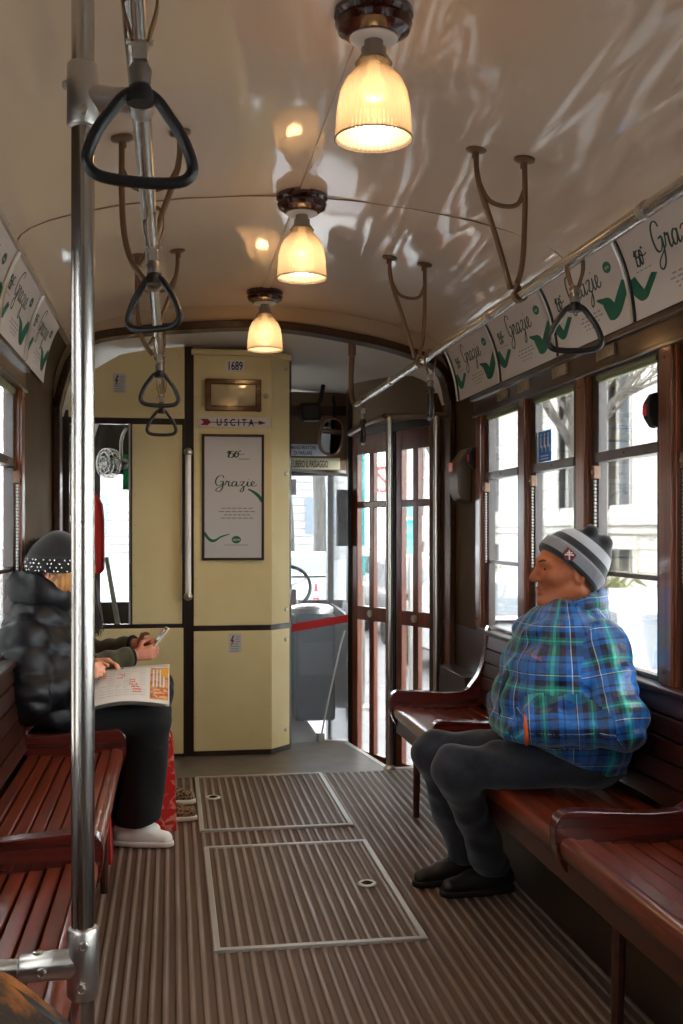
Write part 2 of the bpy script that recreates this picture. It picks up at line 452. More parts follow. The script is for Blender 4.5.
# ------------------------------------------------------------------ side walls
WIN_R = [(4.49, 4.95), (3.83, 4.285), (3.13, 3.618), (2.475, 2.951), (1.80, 2.275), (1.13, 1.605), (.46, .935), (-.21, .265), (-.88, -.405), (-1.55, -1.075), (-2.22, -1.745)]
WIN_L = WIN_R[1:]
ZS, ZT, ZM, ZH = .785, 1.505, 1.10, 1.805
def wall(sx, wins, yend):
    side = 'right' if sx > 0 else 'left'
    X = lambda d: sx * (XW + d)
    b = MB(); b.box(X(0), X(.07), YB, yend, -.1, .76)
    struct('wall_' + side, b, M['brown_paint2'])
    # sill rail and header
    b = MB(); b.box(X(-.012), X(.07), YB, wins[0][1] + .09, .755, ZS)
    struct('trim_3' if sx > 0 else 'trim_4', b, M['wood_frame_y'], bevel=.004)
    b = MB(); b.box(X(-.004), X(.07), YB, wins[0][1] + .17, ZH, 1.893)
    b.box(X(-.022), X(.02), YB, wins[0][1] + .17, 1.878, 1.900)
    b.box(X(-.012), X(.02), YB, wins[0][1] + .17, 1.797, 1.812)
    struct('trim_5' if sx > 0 else 'trim_6', b, M['wood_header'], bevel=.003)
    # end panel beyond the last window
    b = MB(); b.box(X(.004), X(.07), wins[0][1] + .12, yend, .70, 2.2)
    struct('wall_' + side, b, M['brown_paint'])
    # cove backing behind the posters
    b = MB()
    b.grid(lambda u, v: (sx * (cove(v)[0] + .012), YB + (5.5 - YB) * u, cove(v)[1]), 1, 10)
    b.box(sx * 1.03, sx * 1.09, YB, 5.5, 1.9, 2.3)
    struct('wall_' + side, b, M['brown_paint'])
    # picture rail at the cove's top
    b = MB(); b.box(sx * .928, sx * .958, YB, 5.47, 2.163, 2.18)
    for k in range(34): b.sphere((sx * .929, -1 + k * .19, 2.171), .006, 8, 5)
    struct('trim_7' if sx > 0 else 'trim_8', b, pbr('cove rail paint', srgb(196, 180, 160), .35, coat=.4), bevel=.002)
    # posts between the windows
    ys = [(wins[i + 1][1], wins[i][0]) for i in range(len(wins) - 1)] + [(wins[0][1], wins[0][1] + .19)]
    for (a, c) in ys:
        m = (a + c) / 2
        b = MB(); b.box(X(.004), X(.065), m - .058, m + .058, ZS, ZH)
        b.box(X(-.006), X(.01), m - .044, m + .030, ZS, ZH)
        b.sphere((X(-.007), m, ZH - .04), .006, 8, 6); b.sphere((X(-.007), m, ZS + .04), .006, 8, 6)
        struct('trim_%d' % (20 + len([o for o in bpy.data.objects if o.name.startswith('trim_')])), b, M['wood_frame_z'], bevel=.004)
    for (y0, y1) in wins:
        wi[0] += 1
        w = thing('window_%d' % wi[0], None, None, (X(.02), (y0 + y1) / 2, ZS), kind='structure')
        b = MB(); xa, xb = X(.018), X(.052)
        b.box(xa, xb, y0 - .05, y0 + .012, ZS, ZH); b.box(xa, xb, y1 - .012, y1 + .05, ZS, ZH)
        b.box(xa, xb, y0, y1, ZS, ZS + .015); b.box(xa, xb, y0, y1, ZH - .012, ZH)
        b.build('frame', M['wood_dark'], w, bevel=.003)
        b = MB(); b.box(X(.012), xb, y0 - .005, y1 + .005, ZT - .017, ZT + .017); b.sphere((X(.012), (y0 + y1) / 2, ZT), .005, 8, 5)
        b.build('transom', M['wood_frame_y'], w, bevel=.003)
        b = MB(); b.box(X(.022), X(.045), y0, y1, ZM - .008, ZM + .008)
        b.build('sash_bar', M['wood_dark'], w, bevel=.002)
        b = MB(); b.box(X(.033), X(.037), y0, y1, ZT, ZH); b.build('pane', M['glass'], w, smooth=0)
        b = MB(); b.box(X(.038), X(.042), y0, y1, ZS, ZT); b.build('pane', M['glass'], w, smooth=0)
        b = MB(); b.tube([(X(.026), y0 + .004, ZH - .022), (X(.026), y1 - .004, ZH - .022)], .014, 10); b.box(X(.024), X(.027), y0 + .006, y1 - .006, ZH - .036, ZH - .022)
        b.build('blind', M['blind'], w)
        # catch and bead chain on the far stile
        b = MB(); b.box(X(-.004), X(.02), y1 - .028, y1 - .008, ZT - .075, ZT - .03); b.box(X(-.008), X(.0), y1 - .024, y1 - .012, ZT - .062, ZT - .045)
        b.tube([(X(-.008), y1 - .018, ZT - .052), (X(-.008), y1 - .045, ZT - .06)], .004, 8)
        b.build('catch', M['bronze'], w, bevel=.002)
        b = MB()
        for k in range(26): b.sphere((X(.004), y1 - .018, ZT - .085 - k * .0128), .0058, 8, 5)
        b.build('bead_chain', M['chain'], w)
wi = [0]
M['chain'] = pbr('grey white chain', srgb(176, 174, 166), .45)
def cove(v):
    """hollow curve from the header (v=0) up to the ceiling edge (v=1): (|x|, z)"""
    p0, p1, p2 = (1.012, 1.903), (1.004, 2.060), (.938, 2.172)
    return tuple((1 - v) ** 2 * a + 2 * v * (1 - v) * c + v * v * d for a, c, d in zip(p0, p1, p2))
wall(1, WIN_R, 5.80)
wall(-1, WIN_L, 6.0)
b = MB(); b.box(-1.09, -1.02, 6.0, 8.16, -.1, .80); b.box(-1.09, -1.02, 6.0, 8.16, 1.80, 2.4); b.box(-1.09, -1.02, 6.0, 6.12, .8, 1.8); b.box(-1.09, -1.02, 7.95, 8.16, .8, 1.8); b.box(-1.08, -1.03, 6.1, 8.0, 1.30, 1.335); b.box(-1.08, -1.03, 6.98, 7.02, .8, 1.8)
struct('wall_left', b, M['brown_paint2'])
b = MB(); b.box(-1.06, -1.055, 6.12, 7.95, .8, 1.8); struct('window_42', b, M['glass'])
# rear end
b = MB(); b.box(-1.1, 1.1, YB - .06, YB, -.1, .8); b.box(-1.1, 1.1, YB - .06, YB, .8, 2.45)
struct('wall_back', b, M['brown_paint'])

# ------------------------------------------------------------------ driver's cab shell
b = MB(); b.box(-1.02, .75, 8.1, 8.16, -.1, .72); b.box(-1.02, .80, 8.1, 8.16, 1.66, 2.4)
for x in (-1.02, -.42, .27): b.box(x, x + .06, 8.08, 8.16, .7, 1.7)
struct('wall_front', b, M['brown_paint2'])
b = MB(); b.box(-.96, .78, 8.12, 8.126, .72, 1.66); struct('window_40', b, M['glass'])
# nearside front corner: door post and quarter light
b = MB(); b.box(.64, .70, 6.62, 6.70, -.36, 2.1); b.box(.72, .80, 8.06, 8.16, -.36, 2.1)
b.prism([(.66, 6.68, -.3), (.74, 8.1, -.3), (.76, 8.1, -.3), (.68, 6.68, -.3)], (0, 0, 1.0)); b.prism([(.66, 6.68, 1.70), (.74, 8.1, 1.70), (.76, 8.1, 1.70), (.68, 6.68, 1.70)], (0, 0, .5))
struct('wall_front', b, M['brown_paint2'])
b = MB(); b.prism([(.672, 6.7, .7), (.742, 8.06, .7), (.746, 8.06, .7), (.676, 6.7, .7)], (0, 0, 1.0)); struct('window_41', b, M['glass'])
# panel over the entrance door
DA, DB = V3(1.02, 5.82, 0), V3(.68, 6.62, 0)
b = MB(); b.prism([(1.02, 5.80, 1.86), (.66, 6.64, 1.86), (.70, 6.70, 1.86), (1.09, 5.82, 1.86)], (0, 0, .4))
struct('wall_right', b, M['brown_paint_lit'])
b = MB(); edge_bar(b, (1.0, 5.79, 1.85), (.655, 6.60, 1.85), .03, .05); struct('trim_9', b, M['wood_dark'], bevel=.004)
b = MB(); b.box(.97, 1.09, 5.76, 5.83, -.36, 2.0); struct('trim_10', b, M['brown_paint'], bevel=.004)
# ================================================================== driver's partition and equipment cabinet
YP = 6.0
def screws(name_parent, pts, mat, r=.005, n=(0, -1, 0)):
    for p in pts:
        m = MB(); m.lathe([(r, 0), (r, .0012), (r * .6, .0024), (0, .0026)], p, 10, n); m.build('screw', mat, name_parent)

part = thing('driver_partition', 'cream panelled partition with dark edging, left of the tall cream cabinet', 'partition', (-.66, 6.03, 0))
arcp = [(-1.0, 1.862), (-.995, 1.93), (-.965, 2.02), (-.92, 2.075), (-.853, 2.125), (-.72, 2.205), (-.55, 2.242), (-.372, 2.258), (-.372, 1.862)]
b = MB(); b.prism([(x, 6.0, z) for x, z in arcp], (0, .025, 0)); up = b.build('upper_panel', M['cream'], part, bevel=.003)
screws(up, [(-.52, 6.0, z) for z in (2.2, 2.08, 1.97)] + [(-.40, 6.0, z) for z in (2.2, 2.08, 1.97, 1.89)], M['steel'], .004)
b = MB(); b.box(-.655, -.385, 6.0, 6.025, .735, 1.828); mp = b.build('middle_panel', M['cream'], part, bevel=.003)
screws(mp, [(-.642, 6.0, .78 + .166 * k) for k in range(7)], M['steel'], .0045)
b = MB(); b.box(-.99, -.378, 6.0, 6.025, .02, .712); lp = b.build('lower_panel', M['cream'], part, bevel=.003)
screws(lp, [(-.78 + .095 * k, 6.0, .69) for k in range(5)], M['steel'], .0045)
b = MB()
b.box(-1.02, -.37, 6.004, 6.05, .712, .735); b.box(-1.02, -.37, 6.002, 6.05, 1.828, 1.862); b.box(-.387, -.37, 6.004, 6.05, 0, 2.25)
b.box(-.672, -.655, 5.996, 6.05, .735, 1.83); b.box(-1.02, -.99, 6.0, 6.05, 0, 1.9)
b.box(-1.02, -.37, 6.026, 6.05, 0, .72); b.box(-.66, -.37, 6.026, 6.05, .7, 1.84)
b.build('edging', M['wood_dark'], part, bevel=.002)
b = MB(); b.box(-.372, -.326, 6.01, 6.06, 0, 2.26); b.build('post', pbr('dark post', srgb(34, 22, 14), .4), part)
b = MB(); b.box(-.99, -.672, 6.02, 6.025, .735, 1.828); b.build('window_pane', M['glass'], part, smooth=0)
b = MB(); b.box(-.673, -.664, 5.985, 6.0, .735, 1.828); b.build('pane_bead', M['alu'], part)

def sticker(x, z, label):
    t = thing('notice_sticker', label, 'sticker', (x, 5.995, z))
    b = MB(); b.box(x - .034, x + .034, 5.9975, 5.9999, z - .052, z + .052); b.build('sheet', M['poster2'], t)
    y = 5.9970
    b = MB(); b.add([(x - .026, y, z + .012), (x - .012, y, z + .044), (x - .004, y, z + .040), (x - .014, y, z + .018), (x - .004, y, z + .018), (x - .026, y, z - .022), (x - .018, y, z + .008)], [(0, 1, 2, 3, 4, 5, 6)])
    b.build('lightning_mark', M['redink'], t)
    b = MB()
    for k in range(7):
        w = .026 if k < 3 else .05
        x0 = x + .002 if k < 3 else x - .025
        b.box(x0, x0 + w * (.95 - .1 * (k % 2)), y - .0002, y, z + .036 - .013 * k - .004, z + .036 - .013 * k)
    b.build('small_print', M['greyink'], t)
sticker(-.722, 2.05, 'small grey warning sticker on the arched cream panel at top left')

cab = thing('equipment_cabinet', 'tall cream cabinet with USCITA sign and framed poster on its front', 'cabinet', (-.05, 6.15, 0))
A0, A1, A2 = (-.326, 6.0), (.106, 6.0), (.222, 6.125)
def cabpanel(z0, z1, name):
    b = MB(); b.prism([(-.322, 6.0, z0), (.106, 6.0, z0), (.106, 6.02, z0), (-.322, 6.02, z0)], (0, 0, z1 - z0))
    p = b.build(name, M['cream'], cab, bevel=.003)
    b = MB(); b.prism([(.108, 6.0, z0), (.222, 6.125, z0), (.207, 6.139, z0), (.095, 6.014, z0)], (0, 0, z1 - z0)); q = b.build('angled_panel', M['cream'], cab, bevel=.003)
    return p, q
ud, ua = cabpanel(.722, 2.215, 'upper_door'); ld, la = cabpanel(.03, .692, 'lower_door')
screws(ud, [(-.312, 6.0, .78 + .2 * k) for k in range(8)], M['steel'], .0045)
screws(ld, [(-.312, 6.0, .08 + .14 * k) for k in range(5)] + [(.095, 6.0, .08 + .19 * k) for k in range(4)], M['steel'], .004)
d45 = (.73, -.68, 0)
for q, zs in ((ua, (2.16, 1.57, .80)), (la, (.63, .12))):
    for z in zs:
        b = MB(); b.lathe([(.012, 0), (.012, .004), (.008, .009), (0, .01)], (.196, 6.097, z), 14, d45); b.build('lock', M['steel'], q)
b = MB(); b.prism([(-.326, 6.004, .0), (.104, 6.004, .0), (.226, 6.13, 0), (.236, 6.16, 0), (.236, 6.40, 0), (-.326, 6.40, 0)], (0, 0, 2.215)); b.build('carcass', M['wood_dark'], cab)
b = MB(); b.prism([(-.335, 5.985, 2.215), (.11, 5.985, 2.215), (.236, 6.118, 2.215), (.236, 6.16, 2.215), (-.335, 6.16, 2.215)], (0, 0, .032)); b.build('cornice', M['cream'], cab, bevel=.004)

# number plate
t = thing('number_plate', 'small white enamel plate reading 1689 at the top of the cabinet', 'sign', (-.095, 5.99, 2.158))
b = MB(); b.box(-.145, -.046, 5.995, 5.9995, 2.124, 2.192); b.build('plate', M['white_enamel'], t, bevel=.003)
v, f = text_mesh('1689', .066, .66, .018); b = MB(); put_flat(b, v, f, lambda x, y: (-.0955 + x, 5.9945, 2.136 + y)); b.build('lettering', M['navy'], t, smooth=0)
# little framed window
t = thing('framed_window', 'wooden framed small cream window below the number plate', 'window', (-.105, 5.98, 1.995))
b = MB()
fx0, fx1, fz0, fz1 = -.26, .049, 1.906, 2.083
b.box(fx0, fx1, 5.972, 6.0, fz0, fz0 + .030); b.box(fx0, fx1, 5.972, 6.0, fz1 - .030, fz1); b.box(fx0, fx0 + .032, 5.9725, 6.0, fz0, fz1); b.box(fx1 - .032, fx1, 5.9725, 6.0, fz0, fz1)
b.build('frame', wood('varnished frame wood', srgb(104, 56, 25), srgb(66, 34, 15), .25, 'x', coat=.8), t, bevel=.005)
b = MB(); b.box(fx0 + .02, fx1 - .02, 5.990, 5.994, fz0 + .02, fz1 - .02); b.build('pane', pbr('glazed cream pane', srgb(206, 190, 148), .06, coat=1, coatr=.03), t)
b = MB(); b.tube([(fx0 - .012, 5.992, fz0 + .03), (fx0 - .012, 5.992, fz1 - .01)], .006, 8); b.build('hinge', M['cream'], t)
b = MB(); b.lathe([(.016, 0), (.016, .004), (.008, .008), (.011, .016), (.004, .02), (0, .02)], (.077, 6.0, 1.995), 16, (0, -1, 0)); tag(b.build('round_latch', M['steel'], None, loc=(.077, 6.0, 1.995)), 'small round metal latch right of the wooden framed window', 'latch')
# USCITA sign
t = thing('exit_sign', 'white enamel exit sign reading USCITA with red arrow', 'sign', (-.10, 5.99, 1.845))
b = MB(); b.box(-.30, .10, 5.995, 5.9995, 1.816, 1.874); b.build('plate', M['white_enamel'], t, bevel=.003)
y = 5.9943
b = MB(); b.box(-.255, .055, y, y + .0004, 1.8425, 1.8475)
b.add([(.035, y, 1.857), (.078, y, 1.845), (.035, y, 1.833)], [(0, 1, 2)])
b.add([(-.285, y, 1.862), (-.268, y, 1.845), (-.285, y, 1.828), (-.245, y, 1.828), (-.228, y, 1.845), (-.245, y, 1.862)], [(0, 1, 2, 3, 4, 5)])
b.build('arrow', M['redink'], t, smooth=0)
b = MB(); v, f = text_mesh('U S C I T A', .054, .80, .022); put_flat(b, v, f, lambda x, y_: (-.095 + x, 5.9938, 1.8265 + y_)); b.build('lettering', M['navy'], t, smooth=0)
for x in (-.291, .091):
    for z in (1.823, 1.867): b = MB(); b.sphere((x, 5.9945, z), .0035, 8, 5); b.build('rivet', M['steel'], t)

# framed poster on the cabinet
t = thing('framed_poster', 'tall dark framed white poster reading Grazie on the cream cabinet', 'poster', (-.106, 5.98, 1.083))
px0, px1, pz0, pz1 = -.277, .065, 1.083, 1.779
b = MB(); w = .014
b.box(px0, px1, 5.982, 6.0, pz0, pz0 + w); b.box(px0, px1, 5.982, 6.0, pz1 - w, pz1); b.box(px0, px0 + w, 5.9822, 6.0, pz0, pz1); b.box(px1 - w, px1, 5.9822, 6.0, pz0, pz1)
b.build('frame', M['wood_dark'], t, bevel=.003)
b = MB(); b.box(px0 + .01, px1 - .01, 5.990, 5.995, pz0 + .01, pz1 - .01); b.build('sheet', M['poster2'], t)
def onp(u, v, d=0): return (px0 + u * (px1 - px0), 5.9897 - d, pz0 + v * (pz1 - pz0))
b = MB()
for s_ in GRAZIE:
    v, f = stroke(s_, pen(.085)); put_flat(b, v, f, lambda x, y: onp(.20 + x * .225, .585 + y * .085, .0002))
b.build('script_lettering', M['green_dark'], t, smooth=0)
b = MB()
for s_ in L150:
    v, f = stroke(s_, pen(.13)); put_flat(b, v, f, lambda x, y: onp(.40 + x * .19, .815 + y * .058, .0002))
b.build('anniversary_mark', M['green_dark'], t, smooth=0)
b = MB()
v, f = stroke([(.74, .565), (.82, .545), (.90, .515), (.965, .475)], lambda s, t_: .01 + .035 * s); put_flat(b, v, f, lambda x, y: onp(x, y, .0002))
b.build('ribbon', M['green'], t, smooth=0); b = MB()
v, f = stroke([(.04, .215), (.12, .165), (.2, .155), (.3, .185), (.44, .208)], lambda s, t_: .035 - .028 * s); put_flat(b, v, f, lambda x, y: onp(x, y, .0002))
b.build('ribbon', M['green'], t, smooth=0)
b = MB(); b.add([onp(.55 + .075 * math.cos(a), .163 + .030 * math.sin(a), .0003) for a in np.linspace(0, 2 * PI, 25)[:-1]], [tuple(range(24))]); b.build('badge', M['green'], t, smooth=0)
b = MB(); v, f = text_mesh('atm', .026); put_flat(b, v, f, lambda x, y: (onp(.55, 0)[0] + x, 5.9892, onp(0, .163)[2] - .007 + y)); b.build('badge_lettering', M['poster2'], t, smooth=0)
b = MB()
for k in range(4):
    w = (.26, .30, .22, .27)[k]; q = .565 - 0
    for j in range(6):
        a0 = q - w + 2 * w * j / 6 + .006; a1 = q - w + 2 * w * (j + 1) / 6 - .012
        b.add([onp(a0, .408 - k * .026, .0002), onp(a1, .408 - k * .026, .0002), onp(a1, .417 - k * .026, .0002), onp(a0, .417 - k * .026, .0002)], [(0, 1, 2, 3)])
b.add([onp(.36, .118, .0002), onp(.74, .118, .0002), onp(.74, .124, .0002), onp(.36, .124, .0002)], [(0, 1, 2, 3)])
b.add([onp(.58, .80, .0002), onp(.76, .80, .0002), onp(.76, .808, .0002), onp(.58, .808, .0002)], [(0, 1, 2, 3)])
b.build('small_print', M['greyink'], t, smooth=0)
sticker(-.095, .624, 'small grey warning sticker on the lower door of the cream cabinet')

# white grab bar on the dark post
t = thing('grab_bar', 'white vertical grab bar on the dark post beside the cabinet', 'handle', (-.352, 5.95, 1.28))
b = MB(); b.tube([(-.353, 5.945, .90), (-.353, 5.945, 1.665)], .0165, 16); b.build('bar', M['white_tube'], t)
for z in (.888, 1.675):
    b = MB(); b.sphere((-.353, 5.945, z), .024, 14, 10); b.tube([(-.353, 5.95, z), (-.353, 6.012, z)], .014, 12); b.build('end_bracket', M['steel'], t)

# ------------------------------------------------------------------ driver's cab things seen through the glass
t = thing('cab_fan', 'small silver cage fan behind the cab glass', 'fan', (-.72, 6.35, 1.62))
cf = V3(-.80, 6.35, 1.635); axf = V3(-.75, -.66, 0)
b = MB()
for r_, h in ((.085, 0), (.082, .025), (.082, -.025), (.06, .036), (.035, .040), (.06, -.036)):
    uu = V3(.66, -.75, 0); b.tube([cf + axf * h + r_ * (math.cos(a) * uu + math.sin(a) * V3(0, 0, 1)) for a in np.linspace(0, 2 * PI, 29)[:-1]], .0028, 6, closed=True)
for k in range(18):
    a = 2 * PI * k / 18; uu = math.cos(a) * V3(.66, -.75, 0) + math.sin(a) * V3(0, 0, 1)
    b.tube([cf + axf * .042 + uu * .01, cf + axf * .03 + uu * .065, cf + uu * .086, cf - axf * .03 + uu * .065], .0018, 5)
b.build('cage', M['chrome'], t)
b = MB()
for k in range(4):
    a = PI / 2 * k; uu = math.cos(a) * V3(.66, -.75, 0) + math.sin(a) * V3(0, 0, 1); ww = np.cross(axf, uu)
    b.add([cf + uu * .012, cf + uu * .07 + ww * .03 + axf * .01, cf + uu * .075 - ww * .008 - axf * .006], [(0, 1, 2)])
b.lathe([(.016, -.03), (.018, 0), (.012, .02), (0, .024)], cf, 14, axf); b.build('blades', M['alu'], t)
b = MB(); b.lathe([(.03, 0), (.034, .05), (.02, .08)], cf - axf * .12, 14, axf); b.tube([cf - axf * .09, cf - axf * .09 + V3(0, 0, .13), V3(-.72, 6.35, 1.80), V3(-.70, 6.30, 1.83)], .010, 8); b.build('motor_arm', M['steel'], t)
b = MB(); b.prism([(-.70, 6.5, z) for z in ()] or [(-.71 + x, 6.55, 1.60 + z) for x, z in ((-.02, -.11), (.02, -.11), (.025, .10), (-.015, .10))], (0, .01, 0)); tag(b.build('hanging_tag', pbr('green card', srgb(20, 150, 80), .5), None, loc=(-.71, 6.55, 1.6)), 'narrow green card hanging behind the cab glass', 'card')
# red seat back
t = thing('driver_chair', 'red rounded seat back behind the cab glass', 'seat', (-.86, 6.6, 0))
prof = [(-.13, 1.02), (-.13, 1.30), (-.115, 1.40), (-.06, 1.46), (0, 1.475), (.06, 1.46), (.115, 1.40), (.13, 1.30), (.13, 1.02), (.10, .99), (-.10, .99)]
b = MB(); b.prism([(-.915 + x * .62, 6.5, z + .0) for x, z in prof], (0, .06, 0)); b.build('backrest', pbr('red seat cover', srgb(196, 30, 22), .5), t, bevel=.02, bseg=3)
b = MB(); b.box(-.98, -.95, 6.52, 6.54, 0, 1.0); b.build('post', M['blackmat'], t)
b = MB(); b.box(-1.0, -.85, 6.44, 6.74, .6, .66); b.build('cushion', pbr('red cushion', srgb(170, 28, 22), .5), t, bevel=.02)
b = MB(); b.tube([(-.80, 6.12, 1.10), (-.775, 6.12, .95), (-.715, 6.12, .60)], [.012, .013, .016], 10); b.tube([(-.715, 6.12, .62), (-.71, 6.12, .0)], .016, 10); tag(b.build('brake_lever', pbr('pale lever', srgb(200, 196, 176), .4), None, loc=(-.71, 6.12, 0)), 'pale slanting lever behind the cab glass', 'lever')
t = thing('controller_stand', 'dark blue driver control stand behind the clear barrier', 'control stand', (.46, 7.2, 0))
b = MB(); b.prism([(.36, 7.0, 0), (.62, 7.0, 0), (.62, 7.34, 0), (.36, 7.34, 0)], (0, 0, .70)); b.build('cabinet', pbr('dark blue machine paint', srgb(44, 50, 66), .4), t, bevel=.02)
b = MB(); b.lathe([(.16, .70), (.16, .73), (.13, .75), (0, .76)], (.47, 7.17, 0), 24); b.build('top_cap', M['steel'], t)
b = MB(); b.box(.38, .60, 6.985, 7.0, .30, .52); b.build('hatch', pbr('grey blue plate', srgb(84, 90, 104), .4), t, bevel=.004)
t = thing('hand_wheel', 'dark hand wheel on a column by the windscreen', 'wheel', (.30, 7.5, 0))
b = MB(); cw = V3(.36, 7.45, .86); b.tube([cw + .15 * (math.cos(a) * V3(1, 0, 0) + math.sin(a) * V3(0, .45, .9)) for a in np.linspace(0, 2 * PI, 33)[:-1]], .013, 8, closed=True); b.build('rim', M['black'], t)
b = MB()
for k in range(4):
    a = PI / 2 * k + .4; b.tube([cw, cw + .15 * (math.cos(a) * V3(1, 0, 0) + math.sin(a) * V3(0, .45, .9))], .008, 6)
b.build('spokes', M['steel'], t)
b = MB(); b.tube([(.36, 7.52, 0), (.36, 7.47, .86)], .025, 10); b.build('column', M['blackmat'], t)
b = MB(); b.box(-.3, .68, 7.75, 8.08, 0, .66); b.box(-.3, .68, 7.73, 7.75, .60, .68)
tag(b.build('cab_dashboard', pbr('dark blue dash', srgb(38, 44, 58), .4), None, bevel=.01, loc=(.2, 7.9, 0)), 'dark blue dashboard under the windscreen', 'dashboard')

# clear barrier by the step
t = thing('clear_barrier', 'clear plastic barrier with red tape beside the cream cabinet', 'barrier', (.42, 6.33, 0))
B0, B1 = V3(.245, 6.27, 0), V3(.60, 6.38, 0); bd = (B1 - B0) / np.linalg.norm(B1 - B0); bn = V3(bd[1], -bd[0], 0)
def onb(s, z, d=0): return B0 + (B1 - B0) * s + V3(0, 0, z) + bn * d
b = MB(); b.prism([onb(0, .006), onb(1, .006), onb(1, 1.575), onb(0, 1.60)], bn * -.006); b.build('panel', M['plexi'], t, smooth=0)
b = MB(); b.prism([onb(.02, .655, .002), onb(1, .70, .002), onb(1, .745, .002), onb(.02, .70, .002)], bn * -.0015); b.build('tape', M['red'], t, smooth=0)
b = MB(); b.tube([onb(0, 1.602), onb(1, 1.577)], .009, 8); b.build('top_edge', M['alu'], t)
b = MB(); b.tube([onb(.52, .05, .012), onb(.62, .22, .012), onb(.85, .56, .012), onb(.93, .65, .012)], .0055, 8); b.obox(onb(.5, .025, .012), bd, bn, (0, 0, 1), .02, .016, .025); b.build('stay_rod', M['alu'], t)
for z in (1.50, .86): b = MB(); b.obox(onb(.03, z, .006), bd, bn, (0, 0, 1), .016, .012, .045); b.build('hinge', M['steel'], t, bevel=.002)

# header with the two notices over the way to the cab
b = MB(); b.box(.2, .72, 6.92, 6.97, 1.64, 2.14); struct('wall_front', b, M['brown_paint_lit'])
b = MB(); b.box(.2, .70, 6.86, 6.93, 1.985, 2.045); struct('trim_11', b, pbr('dark red beam', srgb(60, 28, 20), .5))
def notice(x0, x1, z0, z1, lines, mat, ink, label, size):
    t = thing('notice_sign', label, 'sign', ((x0 + x1) / 2, 6.91, z0))
    b = MB(); b.box(x0, x1, 6.914, 6.9195, z0, z1); b.build('plate', mat, t, bevel=.002)
    b = MB()
    for s_, xc, zz, nr in lines:
        v, f = text_mesh(s_, size, nr, .012); put_flat(b, v, f, lambda x, y: (xc + x, 6.9132, zz + y))
    b.build('lettering', ink, t, smooth=0)
notice(-.02, .548, 1.728, 1.803, [("E' VIETATO AL MANOVRATORE", .320, 1.770, .66), ('DI PARLARE', .395, 1.735, .66)], pbr('pale blue plate', srgb(206, 214, 222), .4), M['navy'], 'pale plate with blue letters MANOVRATORE above the windscreen', .034)
notice(-.15, .636, 1.642, 1.716, [('LASCIARE LIBERO IL PASSAGGIO', .392, 1.655, .37)], pbr('ivory plate', srgb(214, 206, 176), .4), M['blackink'], 'ivory plate with black letters LIBERO IL PASSAGGIO above the windscreen', .062)

# camera box and mirror
t = thing('camera_box', 'black angular camera box near the ceiling right of the cabinet', 'camera', (.36, 6.3, 1.94))
b = MB(); b.prism([(.30, 6.25, 1.99), (.41, 6.25, 1.995), (.428, 6.25, 1.93), (.418, 6.25, 1.892), (.32, 6.25, 1.888), (.305, 6.25, 1.92)], (0, .12, 0)); b.build('housing', M['blackmat'], t, bevel=.008)
b = MB(); b.box(.318, .405, 6.246, 6.252, 1.905, 1.972); b.build('front_plate', pbr('dark grey plastic', srgb(46, 46, 46), .4), t, bevel=.004)
b = MB(); b.tube([(.40, 6.32, 1.98), (.44, 6.40, 2.03), (.46, 6.45, 2.12)], .014, 8); b.build('mount', M['blackmat'], t)
t = thing('driver_mirror', 'oval driver mirror hanging in front of the notices', 'mirror', (.485, 6.3, 1.80))
mc = V3(.484, 6.28, 1.80); mu = V3(.95, .25, -.18); mu /= np.linalg.norm(mu); mw = V3(.25, 0, 1); mw = mw - mu * np.dot(mu, mw); mw /= np.linalg.norm(mw); mn = np.cross(mu, mw)
def se(a, r1, r2, e=.75): c, s = math.cos(a), math.sin(a); return mc + mu * r1 * math.copysign(abs(c) ** e, c) + mw * r2 * math.copysign(abs(s) ** e, s)
AN = np.linspace(0, 2 * PI, 33)[:-1]
b = MB(); b.prism([se(a, .068, .104) for a in AN], mn * .004); b.build('mirror_glass', M['mirror'], t, smooth=0)
b = MB(); b.tube([se(a, .07, .107) for a in AN], .008, 8, closed=True); b.prism([se(a, .068, .105) + mn * (.012 if mn[1] > 0 else -.012) for a in AN], mn * (.012 if mn[1] > 0 else -.012)); b.build('mirror_shell', M['bronze'], t)
b = MB(); b.tube([mc + V3(.02, .03, .05), (.52, 6.4, 1.98), (.53, 6.5, 2.06)], .010, 8); b.build('bracket', M['blackmat'], t)
# ticket machine on the door post
t = thing('wall_box', 'dark box on the post beside the folding door', 'box', (.60, 6.6, 1.15))
b = MB(); b.box(.572, .645, 6.58, 6.66, 1.15, 1.50); b.build('case', M['blackmat'], t, bevel=.008)
b = MB(); b.box(.585, .632, 6.574, 6.582, 1.30, 1.46); b.build('face', pbr('brown plate', srgb(50, 38, 30), .4), t, bevel=.003)

